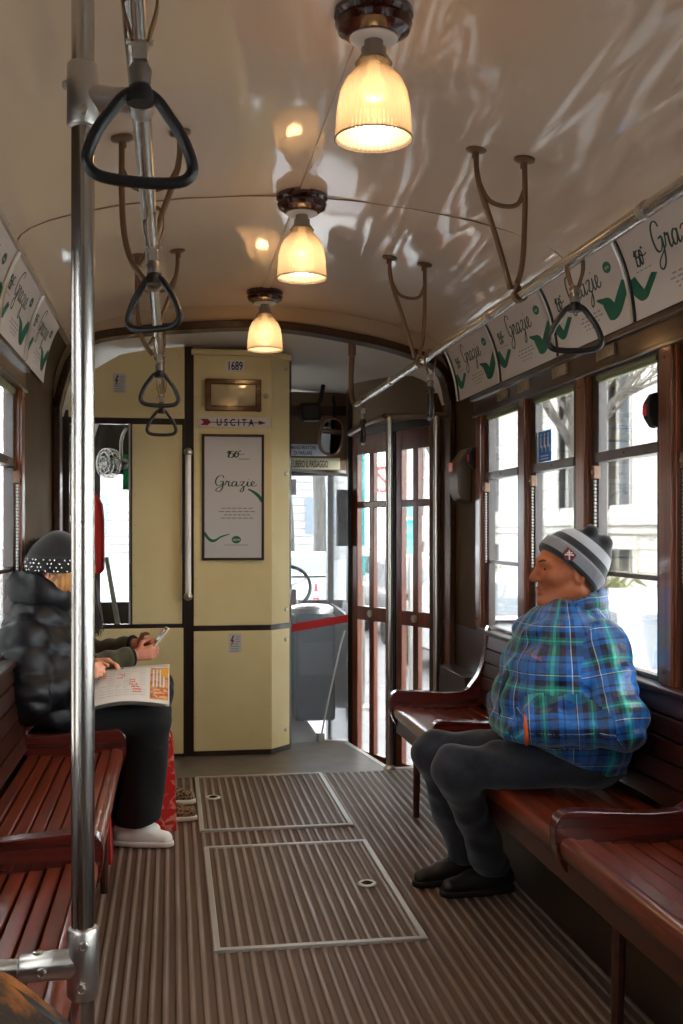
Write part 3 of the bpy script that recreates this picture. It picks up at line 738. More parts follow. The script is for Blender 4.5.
# ------------------------------------------------------------------ folding entrance door
dd = (DB - DA) / np.linalg.norm(DB - DA); dn = V3(-dd[1], dd[0], 0); DL = np.linalg.norm(DB - DA)
dn = dn if dn[1] < 0 else -dn
def ond(s, z, d=0): return DA + dd * s + V3(0, 0, z) + dn * d
def leaf(n, s0, s1):
    t = thing('door_%d' % n, None, None, tuple(ond((s0 + s1) / 2, -.36)), kind='structure')
    b = MB(); W = s1 - s0
    def bar(a, c, z0, z1, th=.018): b.prism([ond(a, z0, th), ond(c, z0, th), ond(c, z1, th), ond(a, z1, th)], dn * -2 * th)
    bar(s0, s0 + .055, -.35, 1.84); bar(s1 - .055, s1, -.35, 1.84)
    mid = (s0 + s1) / 2
    bar(mid - .024, mid + .024, -.3, 1.84, .016)
    for z0, z1 in ((-.35, -.10), (.70, .785), (1.385, 1.425), (1.715, 1.84)): bar(s0 + .05, s1 - .05, z0, z1, .0165)
    b.build('frame', M['wood_door'], t, bevel=.004)
    for a, c in ((s0 + .05, mid - .02), (mid + .02, s1 - .05)):
        for z0, z1 in ((-.11, .71), (.78, 1.39), (1.42, 1.72)):
            g = MB(); g.prism([ond(a, z0, .002), ond(c, z0, .002), ond(c, z1, .002), ond(a, z1, .002)], dn * -.004); g.build('pane', M['glass'], t, smooth=0)
    g = MB(); g.tube([ond(mid, .745, .018), ond(mid, .745, .03)], .022, 14); g.build('knob', M['steel'], t)
leaf(1, .015, .392); leaf(2, .448, DL - .004)
b = MB(); b.prism([ond(.394, -.35, .02), ond(.446, -.35, .02), ond(.446, 1.84, .02), ond(.394, 1.84, .02)], dn * -.04); struct('trim_12', b, M['blackmat'])

# ================================================================== poles, rails, straps
def bolts(root, pts, n):
    for p in pts:
        b = MB(); b.lathe([(.008, 0), (.008, .004), (.005, .005), (.005, .002), (0, .002)], p, 12, n); b.build('bolt', M['steel'], root)
PX, PY = -.581, 1.773
t = thing('grab_pole', 'tall chrome grab pole in the left foreground with two pipe clamps', 'pole', (PX, PY, 0))
b = MB(); b.tube([(PX, PY, .004), (PX, PY, cz(PX) - .002)], .0184, 28); b.build('tube', M['chrome'], t)
b = MB(); b.lathe([(.022, -.052), (.025, -.047), (.025, .047), (.022, .052), (.0185, .052)], (PX, PY, 1.945), 28)
b.tube([(PX, PY, 1.942), (PX + .05, PY, 1.942), (PX + .072, PY, 1.942)], [.024, .019, .021], 20); b.tube([(-.49, PY - .026, 1.94), (-.49, PY + .026, 1.94)], .0225, 20)
up_ = b.build('upper_clamp', M['cast'], t, bevel=.002)
bolts(up_, [(PX + .002, PY - .0247, 1.915), (PX - .0247, PY, 1.96)], (0, -1, 0))
b = MB(); b.lathe([(.0185, .055), (.022, .057), (.0255, .050), (.0255, -.050), (.022, -.057), (.0185, -.057)], (PX, PY, .558), 28)
b.tube([(PX, PY, .556), (PX - .04, PY, .556), (PX - .095, PY, .553), (PX - .1, PY, .553)], [.024, .0235, .022, .019], 20)
lo_ = b.build('lower_clamp', M['cast'], t, bevel=.002)
bolts(lo_, [(PX + .003, PY - .0255, .592), (PX, PY - .0255, .524), (PX - .062, PY - .023, .553)], (0, -1, 0)); bolts(lo_, [(PX - .07, PY, .575)], (0, 0, 1))
b = MB(); b.tube([(PX - .08, PY, .553), (-1.018, PY, .548)], .0165, 18); b.build('side_bar', M['steel'], t)
b = MB(); b.lathe([(.045, 0), (.045, .006), (.028, .012), (.022, .03), (.0205, .03)], (PX, PY, .004), 24); b.build('foot_flange', M['cast'], t)
for x, z1, lab in ((.681, 1.84, 'thin steel pole standing at the edge of the door step'), (.932, 1.85, 'thin steel pole beside the right wall behind the bench')):
    t = thing('door_pole', lab, 'pole', (x, 5.53, .003))
    b = MB(); b.tube([(x, 5.53, .003), (x, 5.53, z1)], .0165, 16); b.build('tube', M['steel'], t)
    b = MB(); b.lathe([(.034, 0), (.034, .005), (.02, .02), (.017, .02)], (x, 5.53, .003), 16); b.build('foot_flange', M['cast'], t)
b = MB(); b.tube([(.66, 5.53, 1.845), (1.0, 5.53, 1.855)], .016, 12); b.tube([(.66, 5.53, 1.845), (.60, 5.75, 1.83), (.60, 6.3, 1.82)], .016, 12)
tag(b.build('door_rail', M['bronze'], None, loc=(.8, 5.53, 1.85)), 'horizontal rail above the two thin door poles', 'rail')

RZ = 1.940
t = thing('ceiling_rail', 'chrome handrail running along the right side under the ceiling', 'handrail', (.565, 2.0, RZ))
b = MB(); b.tube(catmull([(.568, YB + .05, RZ), (.568, 2.0, RZ), (.568, 4.6, RZ), (.545, 5.3, RZ - .012), (.515, 5.56, RZ - .03)], 6), .0165, 20); b.build('tube', M['chrome'], t)
b = MB(); b.tube(catmull([(.520, 5.52, RZ - .027), (.508, 5.585, RZ - .03), (.495, 5.60, RZ + .01), (.490, 5.60, RZ + .10), (.492, 5.58, 2.19)], 6), .0135, 14); b.lathe([(.020, 0), (.020, .075), (.026, .078), (.026, .09)], (.492, 5.58, 2.165), 16); b.build('end_hanger', M['bronze'], t)
for y in (4.9, 3.35, 2.2):
    b = MB(); b.tube([(.568 if y < 4.7 else .562, y - .012, RZ), (.568 if y < 4.7 else .562, y + .012, RZ)], .020, 16); b.build('collar', M['steel'], t)
t = thing('ceiling_rail', 'chrome handrail behind the grab pole on the left under the ceiling', 'handrail', (-.49, 2.0, RZ))
b = MB(); b.tube([(-.49, YB + .05, RZ), (-.49, 5.42, RZ)], .0165, 20); b.build('tube', M['chrome'], t)
b = MB(); b.tube(catmull([(-.49, 5.41, RZ), (-.49, 5.46, RZ + .02), (-.49, 5.50, RZ + .1), (-.49, 5.51, 2.27)], 5), .0135, 12); b.build('end_hanger', M['bronze'], t)

def bracket(y, sx, label):
    if sx > 0:
        inner = [(.437, cz(.437) - .006), (.438, 2.30), (.452, 2.235), (.488, 2.13), (.527, 2.005), (.540, 1.955)]
        outer = [(.583, cz(.583) - .006), (.584, 2.22), (.581, 2.10), (.574, 2.02), (.560, 1.972)]
        cross = [(.446, 2.262), (.474, 2.214), (.520, 2.198), (.562, 2.206), (.583, 2.252)]; rx = .568
    else:
        inner = [(-.418, cz(.418) - .006), (-.419, 2.30), (-.432, 2.235), (-.462, 2.15), (-.50, 2.04), (-.528, 1.985)]
        outer = [(-.578, cz(.578) - .006), (-.578, 2.20), (-.572, 2.08), (-.552, 2.00), (-.515, 1.945)]
        cross = [(-.426, 2.262), (-.455, 2.214), (-.50, 2.198), (-.548, 2.206), (-.576, 2.252)]; rx = -.49
    t = thing('rail_bracket', label, 'bracket', (rx, y, 2.34), 'forked brackets holding the handrails')
    b = MB()
    for L in (inner, outer, cross):
        b.tube(catmull([(x, y, z) for x, z in L], 5), .0085 if L is not cross else .007, 10)
    b.tube([(rx, y - .014, RZ), (rx, y + .014, RZ)], .0225, 16)
    b.tube([(rx - .012 * sx, y, RZ + .03), (rx, y, RZ)], .012, 10)
    b.build('fork', M['bronze'], t)
    for L in (inner, outer):
        x = L[0][0]; dz = (cz(x + .01) - cz(x - .01)) / .02; n = V3(dz, 0, -1); n /= np.linalg.norm(n)
        b = MB(); b.lathe([(.031, .000), (.031, .006), (.022, .010), (.011, .013), (.009, .03)], (x, y, cz(x) - .0005), 20, n); b.build('foot', M['bronze'], t)
bracket(3.05, 1, 'bronze forked bracket on the right ceiling, the nearer of the right pair')
bracket(4.32, 1, 'bronze forked bracket on the right ceiling, the farther of the right pair')
bracket(3.06, -1, 'bronze forked bracket on the left ceiling, the nearer of the left pair')
bracket(4.36, -1, 'bronze forked bracket on the left ceiling, the farther of the left pair')

def strap(x, y, rot, label, swing=0, dz=.006):
    t = thing('strap_hanger', label, 'hand strap', (x, y, RZ), 'hand straps on the ceiling rails')
    c, s = math.cos(rot), math.sin(rot)
    def L(a, z, d=0): return (x + a * c - d * s + swing * (RZ - z), y + a * s + d * c, z + dz)
    # leather: over the rail, the two tails meeting at the stud.  (d along the rail when rot = 0)
    b = MB()
    W = .011
    lp = [(.008, 1.862), (.013, 1.885), (.021, 1.915), (.0205, 1.945), (.012, 1.9595), (0, 1.9625), (-.012, 1.9595), (-.0205, 1.945), (-.021, 1.915), (-.013, 1.885), (-.008, 1.862)]
    q = catmull([(a, z) for a, z in lp], 3); vv = []; ff = []
    for i, p in enumerate(q):
        tt = q[min(i + 1, len(q) - 1)] - q[max(i - 1, 0)]; tt = tt / np.linalg.norm(tt); n = np.array([-tt[1], tt[0]]) * .0016
        for sg in (1, -1):
            for dd_ in (-W, W):
                a, z = p + n * sg
                vv.append((x + a, y + dd_ , z))
    for i in range(len(q) - 1):
        o = 4 * i
        for k0, k1 in ((0, 1), (1, 3), (3, 2), (2, 0)): ff.append((o + k0, o + k1, o + 4 + k1, o + 4 + k0))
    b.add(vv, ff); b.build('leather_loop', M['strap'], t, smooth=50)
    b = MB(); b.box(x - .010, x + .010, y - .013, y + .013, 1.846, 1.868); b.tube([(x - .018, y, 1.872), (x + .018, y, 1.872)], .004, 8); b.tube([(x, y, 1.85), L(0, 1.832)], .005, 8); b.build('buckle', M['steel'], t, bevel=.002)
    b = MB(); b.lathe([(.008, 0), (.013, .004), (.015, .022), (.011, .03)], L(0, 1.808), 16); b.build('ferrule', pbr('grey ferrule', srgb(120, 112, 104), .4, metal=.6), t)
    ring = catmull([(0, 1.803), (.020, 1.795), (.036, 1.775), (.052, 1.752), (.064, 1.724), (.066, 1.706), (.055, 1.693), (.030, 1.688), (0, 1.687), (-.030, 1.688), (-.055, 1.693), (-.066, 1.706), (-.064, 1.724), (-.052, 1.752), (-.036, 1.775), (-.020, 1.795)], 3, closed=True)
    b = MB(); b.tube([L(a, z) for a, z in ring], .0078, 12, closed=True); b.lathe([(.017, -.006), (.0185, .004), (.014, .016), (.009, .02)], L(0, 1.793), 16); b.build('handle', M['black'], t)
strap(-.480, 1.40, .10, 'black triangular hand strap beside the grab pole, nearest on the left rail')
strap(-.480, 2.42, -.55, 'black triangular hand strap second along the left rail')
strap(-.484, 3.90, .15, 'black triangular hand strap third along the left rail, before the cream partition')
strap(-.488, 5.10, .05, 'black triangular hand strap farthest along the left rail')
strap(.580, 2.64, -.25, 'black triangular hand strap in front of the right adverts', dz=.022)
strap(.570, 4.17, 1.45, 'hand strap seen edge-on where the right adverts begin')
strap(.527, 5.45, 1.50, 'hand strap seen edge-on near the end of the right rail')

# ================================================================== ceiling lamps
def lamp(y, label, first=None):
    if first is not None:
        o = copy_tree(first); o.location = (0, y, cz(0)); o['label'] = label; return o
    z = cz(0)
    t = thing('ceiling_lamp', label, 'ceiling lamp', (0, y, z), 'ceiling lamps along the centre strip')
    b = MB(); b.lathe([(.088, .0), (.088, -.012), (.080, -.020), (.086, -.030), (.080, -.044), (.060, -.056), (.050, -.060)], (0, y, z), 40); b.build('rose', M['lamp_wood'], t)
    b = MB(); b.lathe([(.052, -.056), (.054, -.062), (.030, -.066), (.0, -.066)], (0, y, z), 32); b.build('plate', M['white_enamel'], t)
    b = MB(); b.lathe([(.021, -.064), (.021, -.080), (.028, -.082), (.028, -.100), (.034, -.103), (.034, -.112), (.0, -.112)], (0, y, z), 28); b.build('lamp_holder', pbr('grey lampholder', srgb(150, 138, 124), .4), t)
    b = MB()
    out = [(.036, -.124), (.041, -.130), (.036, -.139), (.046, -.150), (.062, -.168), (.074, -.196), (.080, -.228), (.0825, -.262), (.0845, -.292), (.086, -.302)]
    inn = [(.083, -.302), (.0815, -.292), (.0795, -.262), (.077, -.228), (.071, -.196), (.059, -.168), (.043, -.152), (.033, -.139), (.033, -.124)]
    out = [(r_, -.110 + (h_ + .124) * .965) for r_, h_ in out]; inn = [(r_, -.110 + (h_ + .124) * .965) for r_, h_ in inn]
    b.lathe(out + inn, (0, y, z), 144, flute=48, famp=.0009); sh = b.build('shade', M['lamp_glass'], t, smooth=180)
    b = MB(); b.tube([(.0855 * math.cos(a), y + .0855 * math.sin(a), z - .2818) for a in np.linspace(0, 2 * PI, 49)[:-1]], .0022, 8, closed=True); b.build('shade_rim', M['lamp_glass'], sh)
    b = MB(); b.lathe([(.013, -.112), (.015, -.136), (.028, -.160), (.030, -.177), (.022, -.194), (0, -.200)], (0, y, z), 24); bl = b.build('bulb', M['bulb'], t, smooth=180)
    return t
LY = (2.345, 3.68, 5.17)
l0 = lamp(LY[0], 'lit ribbed glass lamp nearest on the ceiling, on a dark wooden rose')
lamp(LY[1], 'lit ribbed glass lamp in the middle of the three on the ceiling', l0)
lamp(LY[2], 'lit ribbed glass lamp farthest along the ceiling, before the cream cabinet', l0)
for i, y in enumerate(LY):
    L = bpy.data.lights.new('lamp_light', 'POINT'); L.energy = 10; L.color = (1, .68, .38); L.shadow_soft_size = .03
    o = bpy.data.objects.new('lamp_light', L); COL.objects.link(o); o.location = (0, y, cz(0) - .222)

# ================================================================== advert panels in the cove
def advert(sx, y0, y1, label, group):
    """y0 = end at the reader's left"""
    t = thing('advert_panel', label, 'advert', (sx * 1.0, (y0 + y1) / 2, 1.9), group)
    W = abs(y1 - y0)
    def on(u, v, d=0):
        X, Z = cove(.02 + .95 * v); X2, Z2 = cove(.02 + .95 * v + .01); tx, tz = X2 - X, Z2 - Z; n = math.hypot(tx, tz)
        return (sx * (X - d * tz / n), y0 + (y1 - y0) * u, Z + d * tx / n)
    b = MB(); b.grid(lambda u, v: on(.012 + .976 * u, v, .003), 2, 12); b.grid(lambda u, v: on(.012 + .976 * u, v, .001), 2, 12); b.build('sheet', M['poster'], t, smooth=60)
    asp = W / .28
    b = MB()
    for s_ in GRAZIE:
        v, f = stroke(s_, pen(.10)); put_flat(b, v, f, lambda x, y: on(.30 + x * .345 / asp, .57 + y * .36, .0036))
    b.build('script_lettering', M['green_dark'], t, smooth=0)
    b = MB()
    for s_ in L150:
        v, f = stroke(s_, pen(.16)); put_flat(b, v, f, lambda x, y: on(.11 + x * .20 / asp, .56 + y * .21, .0036))
    b.build('anniversary_mark', M['green_dark'], t, smooth=0)
    b = MB()
    rib = lambda s, t_: .085
    v, f = stroke([(.62, .44), (.68, .40), (.73, .36), (.775, .22), (.79, .18), (.83, .22), (.90, .36), (.985, .50)], lambda s, t_: .02 + .10 * min(1, s * 3)); put_flat(b, v, f, lambda x, y: on(x, y, .0036))
    b.build('ribbon', M['green'], t, smooth=0); b = MB()
    v, f = stroke([(.012, .46), (.05, .36), (.10, .25), (.125, .22), (.16, .27), (.25, .42)], lambda s, t_: .12 - .06 * s); put_flat(b, v, f, lambda x, y: on(x, y, .0036))
    b.build('ribbon', M['green'], t, smooth=0)
    b = MB(); b.add([on(.83 + .045 * math.cos(a), .76 + .075 * math.sin(a), .0036) for a in np.linspace(0, 2 * PI, 21)[:-1]], [tuple(range(20))]); b.build('badge', M['green'], t, smooth=0)
    b = MB(); v, f = text_mesh('atm', .075); put_flat(b, v, f, lambda x, y: on(.83 + x / W * .30, .735 + y, .0042)); b.build('badge_lettering', M['poster'], t, smooth=0)
    b = MB()
    for k in range(4):
        w = (.13, .15, .11, .09)[k]
        for j in range(5):
            a0 = .52 - w + 2 * w * j / 5 + .006; a1 = .52 - w + 2 * w * (j + 1) / 5 - .01
            b.add([on(a0, .30 - k * .052, .0034), on(a1, .30 - k * .052, .0034), on(a1, .318 - k * .052, .0034), on(a0, .318 - k * .052, .0034)], [(0, 1, 2, 3)])
    for j in range(4):
        b.add([on(.09 + .04 * j, .50, .0034), on(.12 + .04 * j, .50, .0034), on(.12 + .04 * j, .512, .0034), on(.09 + .04 * j, .512, .0034)], [(0, 1, 2, 3)])
    b.build('small_print', M['greyink'], t, smooth=0)
    b = MB(); b.tube([on(0, v_, .008) for v_ in np.linspace(0, 1, 14)], .009, 8, flat=1.0); b.build('retaining_strip', M['steel'], t); b = MB(); b.tube([on(.016, v_, .006) for v_ in np.linspace(0, 1, 14)], .006, 8)
    b.build('dark_bead', M['wood_dark'], t)  # thin dark bead beside the steel strip
GR = 'adverts in the cove above the windows'
ER = [5.36, 4.65, 3.93, 3.24, 2.52, 1.80, 1.08, .36, -.36]
RL = ['white Grazie advert farthest along the right cove, beside the door end', 'white Grazie advert second along the right cove from the door end', 'white Grazie advert behind the hanging strap in the right cove', 'large white Grazie advert at the right edge of the photo']
for i in range(len(ER) - 1):
    if i < 4: advert(1, ER[i], ER[i + 1], RL[i], GR)
EL = [3.0, 3.66, 4.33, 5.0]
for i, lab in enumerate(('white Grazie advert nearest in the left cove, cut by the photo edge', 'white Grazie advert in the middle of the left cove', 'white Grazie advert farthest along the left cove')): advert(-1, EL[i], EL[i + 1], lab, GR)

# beige plates on the right header
for i, (y0, y1) in enumerate(((4.545, 4.707), (4.25, 4.42), (3.818, 4.012), (3.379, 3.568))):
    b = MB(); m = (y0 + y1) / 2; b.box(1.006, 1.018, m - .075, m + .075, 1.830, 1.872)
    lab = ('worn beige plate above the farthest right window', 'worn beige plate above the window with the blue sticker', 'worn beige plate between the second and third right windows', 'worn beige plate above the right window behind the man')[i]
    tag(b.build('header_plate', M['plate'], None, bevel=.003, loc=(1.012, m, 1.83)), lab, 'plate', 'plates on the window header')
# blue priority sticker
t = thing('priority_sticker', 'blue sticker with three white seated figures on the window', 'sticker', (1.05, 4.20, 1.53))
b = MB(); b.box(1.0495, 1.0515, 4.115, 4.265, 1.527, 1.652); b.build('sheet', M['blue_sticker'], t)
b = MB()
for k in range(3):
    yy = 4.232 - .043 * k; X = 1.0488
    b.add([(X, yy + .006 * math.cos(a), 1.636 + .006 * math.sin(a)) for a in np.linspace(0, 2 * PI, 11)[:-1]], [tuple(range(10))])
    b.add([(X, yy + .007, 1.628), (X, yy - .004, 1.628), (X, yy - .006, 1.596), (X, yy - .018, 1.592), (X, yy - .019, 1.566), (X, yy - .013, 1.566), (X, yy - .010, 1.582), (X, yy + .009, 1.586)], [tuple(range(8))])
b.build('figures', M['white_enamel'], t, smooth=0)
b = MB()
for k in range(2):
    for j in range(4): b.add([(1.0488, 4.235 - .024 * j, 1.553 - .012 * k), (1.0488, 4.217 - .024 * j, 1.553 - .012 * k), (1.0488, 4.217 - .024 * j, 1.548 - .012 * k), (1.0488, 4.235 - .024 * j, 1.548 - .012 * k)], [(0, 1, 2, 3)])
b.build('small_print', M['white_enamel'], t, smooth=0)
# angular wall unit and hammer holder
t = thing('wall_unit', 'grey brown angular unit with red corner on the wall before the first right window', 'wall unit', (1.0, 5.25, 1.4))
b = MB(); b.prism([(1.0, 5.16, 1.65), (.965, 5.16, 1.60), (.950, 5.16, 1.575), (.950, 5.16, 1.44), (.968, 5.16, 1.40), (1.02, 5.16, 1.385), (1.02, 5.16, 1.66)], (0, .17, 0)); b.build('housing', pbr('grey brown plastic', srgb(96, 84, 70), .45), t, bevel=.008)
b = MB(); b.box(.947, .97, 5.26, 5.335, 1.545, 1.590); b.build('red_window', pbr('orange red lens', srgb(206, 62, 28), .3), t, bevel=.004)
t = thing('emergency_hammer', 'black holder with red patch beside the first right window', 'hammer', (1.0, 5.11, 1.58))
def hammer(t, y, z):
    b = MB(); b.prism([(1.018, y, z + .055), (1.002, y, z + .05), (.984, y, z + .022), (.984, y, z - .022), (1.002, y, z - .05), (1.018, y, z - .055)], (0, .036, 0)); b.build('holder', M['blackmat'], t, bevel=.005)
    b = MB(); b.box(.979, .995, y + .006, y + .03, z - .018, z + .018); b.build('hammer_head', M['red'], t, bevel=.004)
hammer(t, 5.07, 1.60)
t = thing('emergency_hammer', 'black holder with red patch on the window post above the man', 'hammer', (1.0, 3.10, 1.6))
hammer(t, 3.088, 1.615)

# ================================================================== floor hatches
def hatch(x0, x1, y0, y1, lx, ly, label):
    t = thing('floor_hatch', label, 'floor hatch', ((x0 + x1) / 2, (y0 + y1) / 2, .004), 'metal framed hatches in the floor')
    b = ribbed(x0 + .01, x1 - .01, y0 + .01, y1 - .01, 0)
    b.v = [(x, y, z + .0052) for x, y, z in b.v]
    o = b.build('panel', M['hatch'], t, smooth=60)
    b = MB()
    for p, q in (((x0, y0, 0), (x1, y0, 0)), ((x1, y0, 0), (x1, y1, 0)), ((x1, y1, 0), (x0, y1, 0)), ((x0, y1, 0), (x0, y0, 0))): edge_bar(b, p, q, .020, .012, .0065)
    for x, y in ((x0, y0), (x1, y0), (x1, y1), (x0, y1)): b.box(x - .01, x + .01, y - .01, y + .01, 0, .0114)
    b.build('frame', M['alu'], t, bevel=.002)
    b = MB(); b.lathe([(.034, 0), (.034, .004), (.029, .0075), (.024, .006), (.019, .0042), (0, .0042)], (lx, ly, .0100), 24); p_ = b.build('latch', pbr('bright latch', (.7, .7, .68, 1), .35, metal=.5), t)
    b = MB(); b.tube([(lx + .014 * math.cos(a), ly + .014 * math.sin(a), .0155) for a in np.linspace(0, 2 * PI, 21)[:-1]], .003, 6, closed=True); b.tube([(lx - .02, ly, .0145), (lx + .02, ly, .0145)], .004, 6); b.build('ring', M['blackmat'], p_)
M['hatch'] = floor_mat('ribbed hatch covering', srgb(142, 126, 112), srgb(88, 66, 52), .036)
hz = M['hatch'].node_tree.nodes
for n_ in hz:
    if n_.type == 'MAP_RANGE' and abs(n_.inputs[1].default_value - .0005) < 1e-6: n_.inputs[1].default_value = .0018; n_.inputs[2].default_value = .0054
hatch(-.308, .319, 3.21, 4.25, .235, 3.722, 'ribbed floor hatch in a metal frame, the nearer one')
hatch(-.318, .306, 4.495, 5.462, -.252, 5.03, 'ribbed floor hatch in a metal frame, the farther one before the cabinet')

# ================================================================== benches
ARM_Y = [4.84, 4.05, 2.70, 1.35, 0.0, -1.35]
def bench(sx, xf, ys, yend, label):
    t = thing('slatted_bench', label, 'bench', (sx * .8, 2.0, 0))
    X = lambda x: sx * x
    y0, y1 = -2.3, yend
    # seat: slats running lengthwise, one mesh for each bay
    ed = [yend] + [y for y in ys if y < yend - .1] + [y0]
    for k in range(len(ed) - 1):
        a, c = ed[k + 1], ed[k]
        b = MB(); n = 7; w = (.955 - xf - .03) / n
        for i in range(n):
            u = (i + .5) / n; z = .449 - .022 * math.sin(PI * min(u * .9, 1)) 
            x0 = xf + .03 + i * w
            b.box(X(x0 + .003), X(x0 + w - .003), a, c, z - .022, z)
        b.box(X(xf + .03), X(.955), a + .0, c, .395, .402)
        b.build('seat', M['bench'], t, bevel=.004)
        b = MB(); n = 5
        for i in range(n):
            u0, u1 = i / n, (i + 1) / n
            p = [(.957 + .045 * u0, .455 + .315 * u0), (.957 + .045 * u1 - .001, .455 + .315 * u1 - .006)]
            b.prism([(X(p[0][0]), a, p[0][1]), (X(p[1][0]), a, p[1][1]), (X(p[1][0] + .015), a, p[1][1]), (X(p[0][0] + .015), a, p[0][1])], (0, c - a, 0))
        b.build('backrest', M['bench_back'], t, bevel=.003)
    b = MB()
    pr = [(xf, .395), (xf - .008, .410), (xf - .008, .434), (xf, .448), (xf + .016, .4515), (xf + .030, .449), (xf + .030, .395)]
    b.prism([(X(x), y0, z) for x, z in pr], (0, y1 - y0, 0)); b.build('front_rail', M['bench'], t, smooth=50)
    b = MB(); b.box(X(xf + .012), X(xf + .034), y0, y1, .325, .395); b.build('apron', M['bench_apron'], t, bevel=.004)
    b = MB(); b.box(X(.985), X(1.018), y0, y1, .765, .785); b.build('top_rail', M['bench_back'], t, bevel=.005)
    for y in ys:
        prof = catmull([(xf - .012, .400), (xf - .02, .445), (xf - .018, .490), (xf + .0, .512), (xf + .03, .518), (xf + .13, .512), (xf + .25, .505), (xf + .33, .512), (.930, .548), (.962, .600), (.985, .68), (.997, .785), (1.016, .785), (1.016, .50), (.95, .43), (.80, .42), (xf + .1, .43), (xf + .05, .42), (xf + .03, .36), (xf + .01, .36)], 4, closed=True)
        b = MB(); b.prism([(X(p[0]), y - .023, p[1]) for p in prof], (0, .046, 0)); b.build('armrest', M['bench_arm'], t, smooth=60, bevel=.008, bseg=3)
    for y in [y_ - .26 for y_ in ys] + ([yend - .1] if yend > 5 else []):
        b = MB(); b.tube([(X(xf + .045), y, .004), (X(xf + .05), y, .33)], [.014, .018], 10); b.tube([(X(xf + .05), y, .31), (X(1.0), y, .33)], .012, 8); b.build('leg', M['bench_apron'], t)
M['bench_back'] = wood('dark brown backrest wood', srgb(58, 25, 15), srgb(34, 15, 10), .32, 'y', coat=.4)
M['bench_apron'] = wood('dark apron wood', srgb(70, 30, 20), srgb(44, 19, 13), .4, 'y', coat=.3)
bench(1, .562, ARM_Y, 4.84, 'red brown slatted bench along the right side under the windows')
bench(-1, .625, [5.38, 4.05, 2.70, 0.0, -1.35], 5.38, 'red brown slatted bench along the left side under the windows')
# heater casing under each bench, dark and brought forward to stand in for shade
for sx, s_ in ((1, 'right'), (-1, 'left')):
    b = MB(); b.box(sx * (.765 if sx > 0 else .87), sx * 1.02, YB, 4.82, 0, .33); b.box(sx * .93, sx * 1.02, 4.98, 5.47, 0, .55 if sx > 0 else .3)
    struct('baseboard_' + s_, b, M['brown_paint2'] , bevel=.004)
# ================================================================== smooth bodies and clothes: blended tapered capsules meshed with surface nets
def rc(P, a, b, ra, rb):
    a = V3(*a); b = V3(*b); ab = b - a; t = np.clip(((P - a) @ ab) / (ab @ ab), 0, 1)
    return np.linalg.norm(P - a - t[:, None] * ab, axis=1) - (ra + t * (rb - ra))
def ell(P, c, r, R=None):
    q = P - V3(*c)
    if R is not None: q = q @ R
    r = V3(*r); k0 = np.linalg.norm(q / r, axis=1); k1 = np.linalg.norm(q / (r * r), axis=1) + 1e-9
    return k0 * (k0 - 1) / k1
def smin(a, b, k):
    h = np.clip(.5 + .5 * (b - a) / k, 0, 1)
    return b + (a - b) * h - k * h * (1 - h)
def smax(a, b, k): return -smin(-a, -b, k)
def rot(yaw=0, pitch=0, roll=0):
    """columns: forward (x), left (y), up (z); pitch > 0 looks down"""
    cy, sy, cp, sp, cr, sr = math.cos(yaw), math.sin(yaw), math.cos(pitch), math.sin(pitch), math.cos(roll), math.sin(roll)
    Z = np.array([[cy, -sy, 0], [sy, cy, 0], [0, 0, 1]]); Y = np.array([[cp, 0, sp], [0, 1, 0], [-sp, 0, cp]]); X = np.array([[1, 0, 0], [0, cr, -sr], [0, sr, cr]])
    return Z @ Y @ X

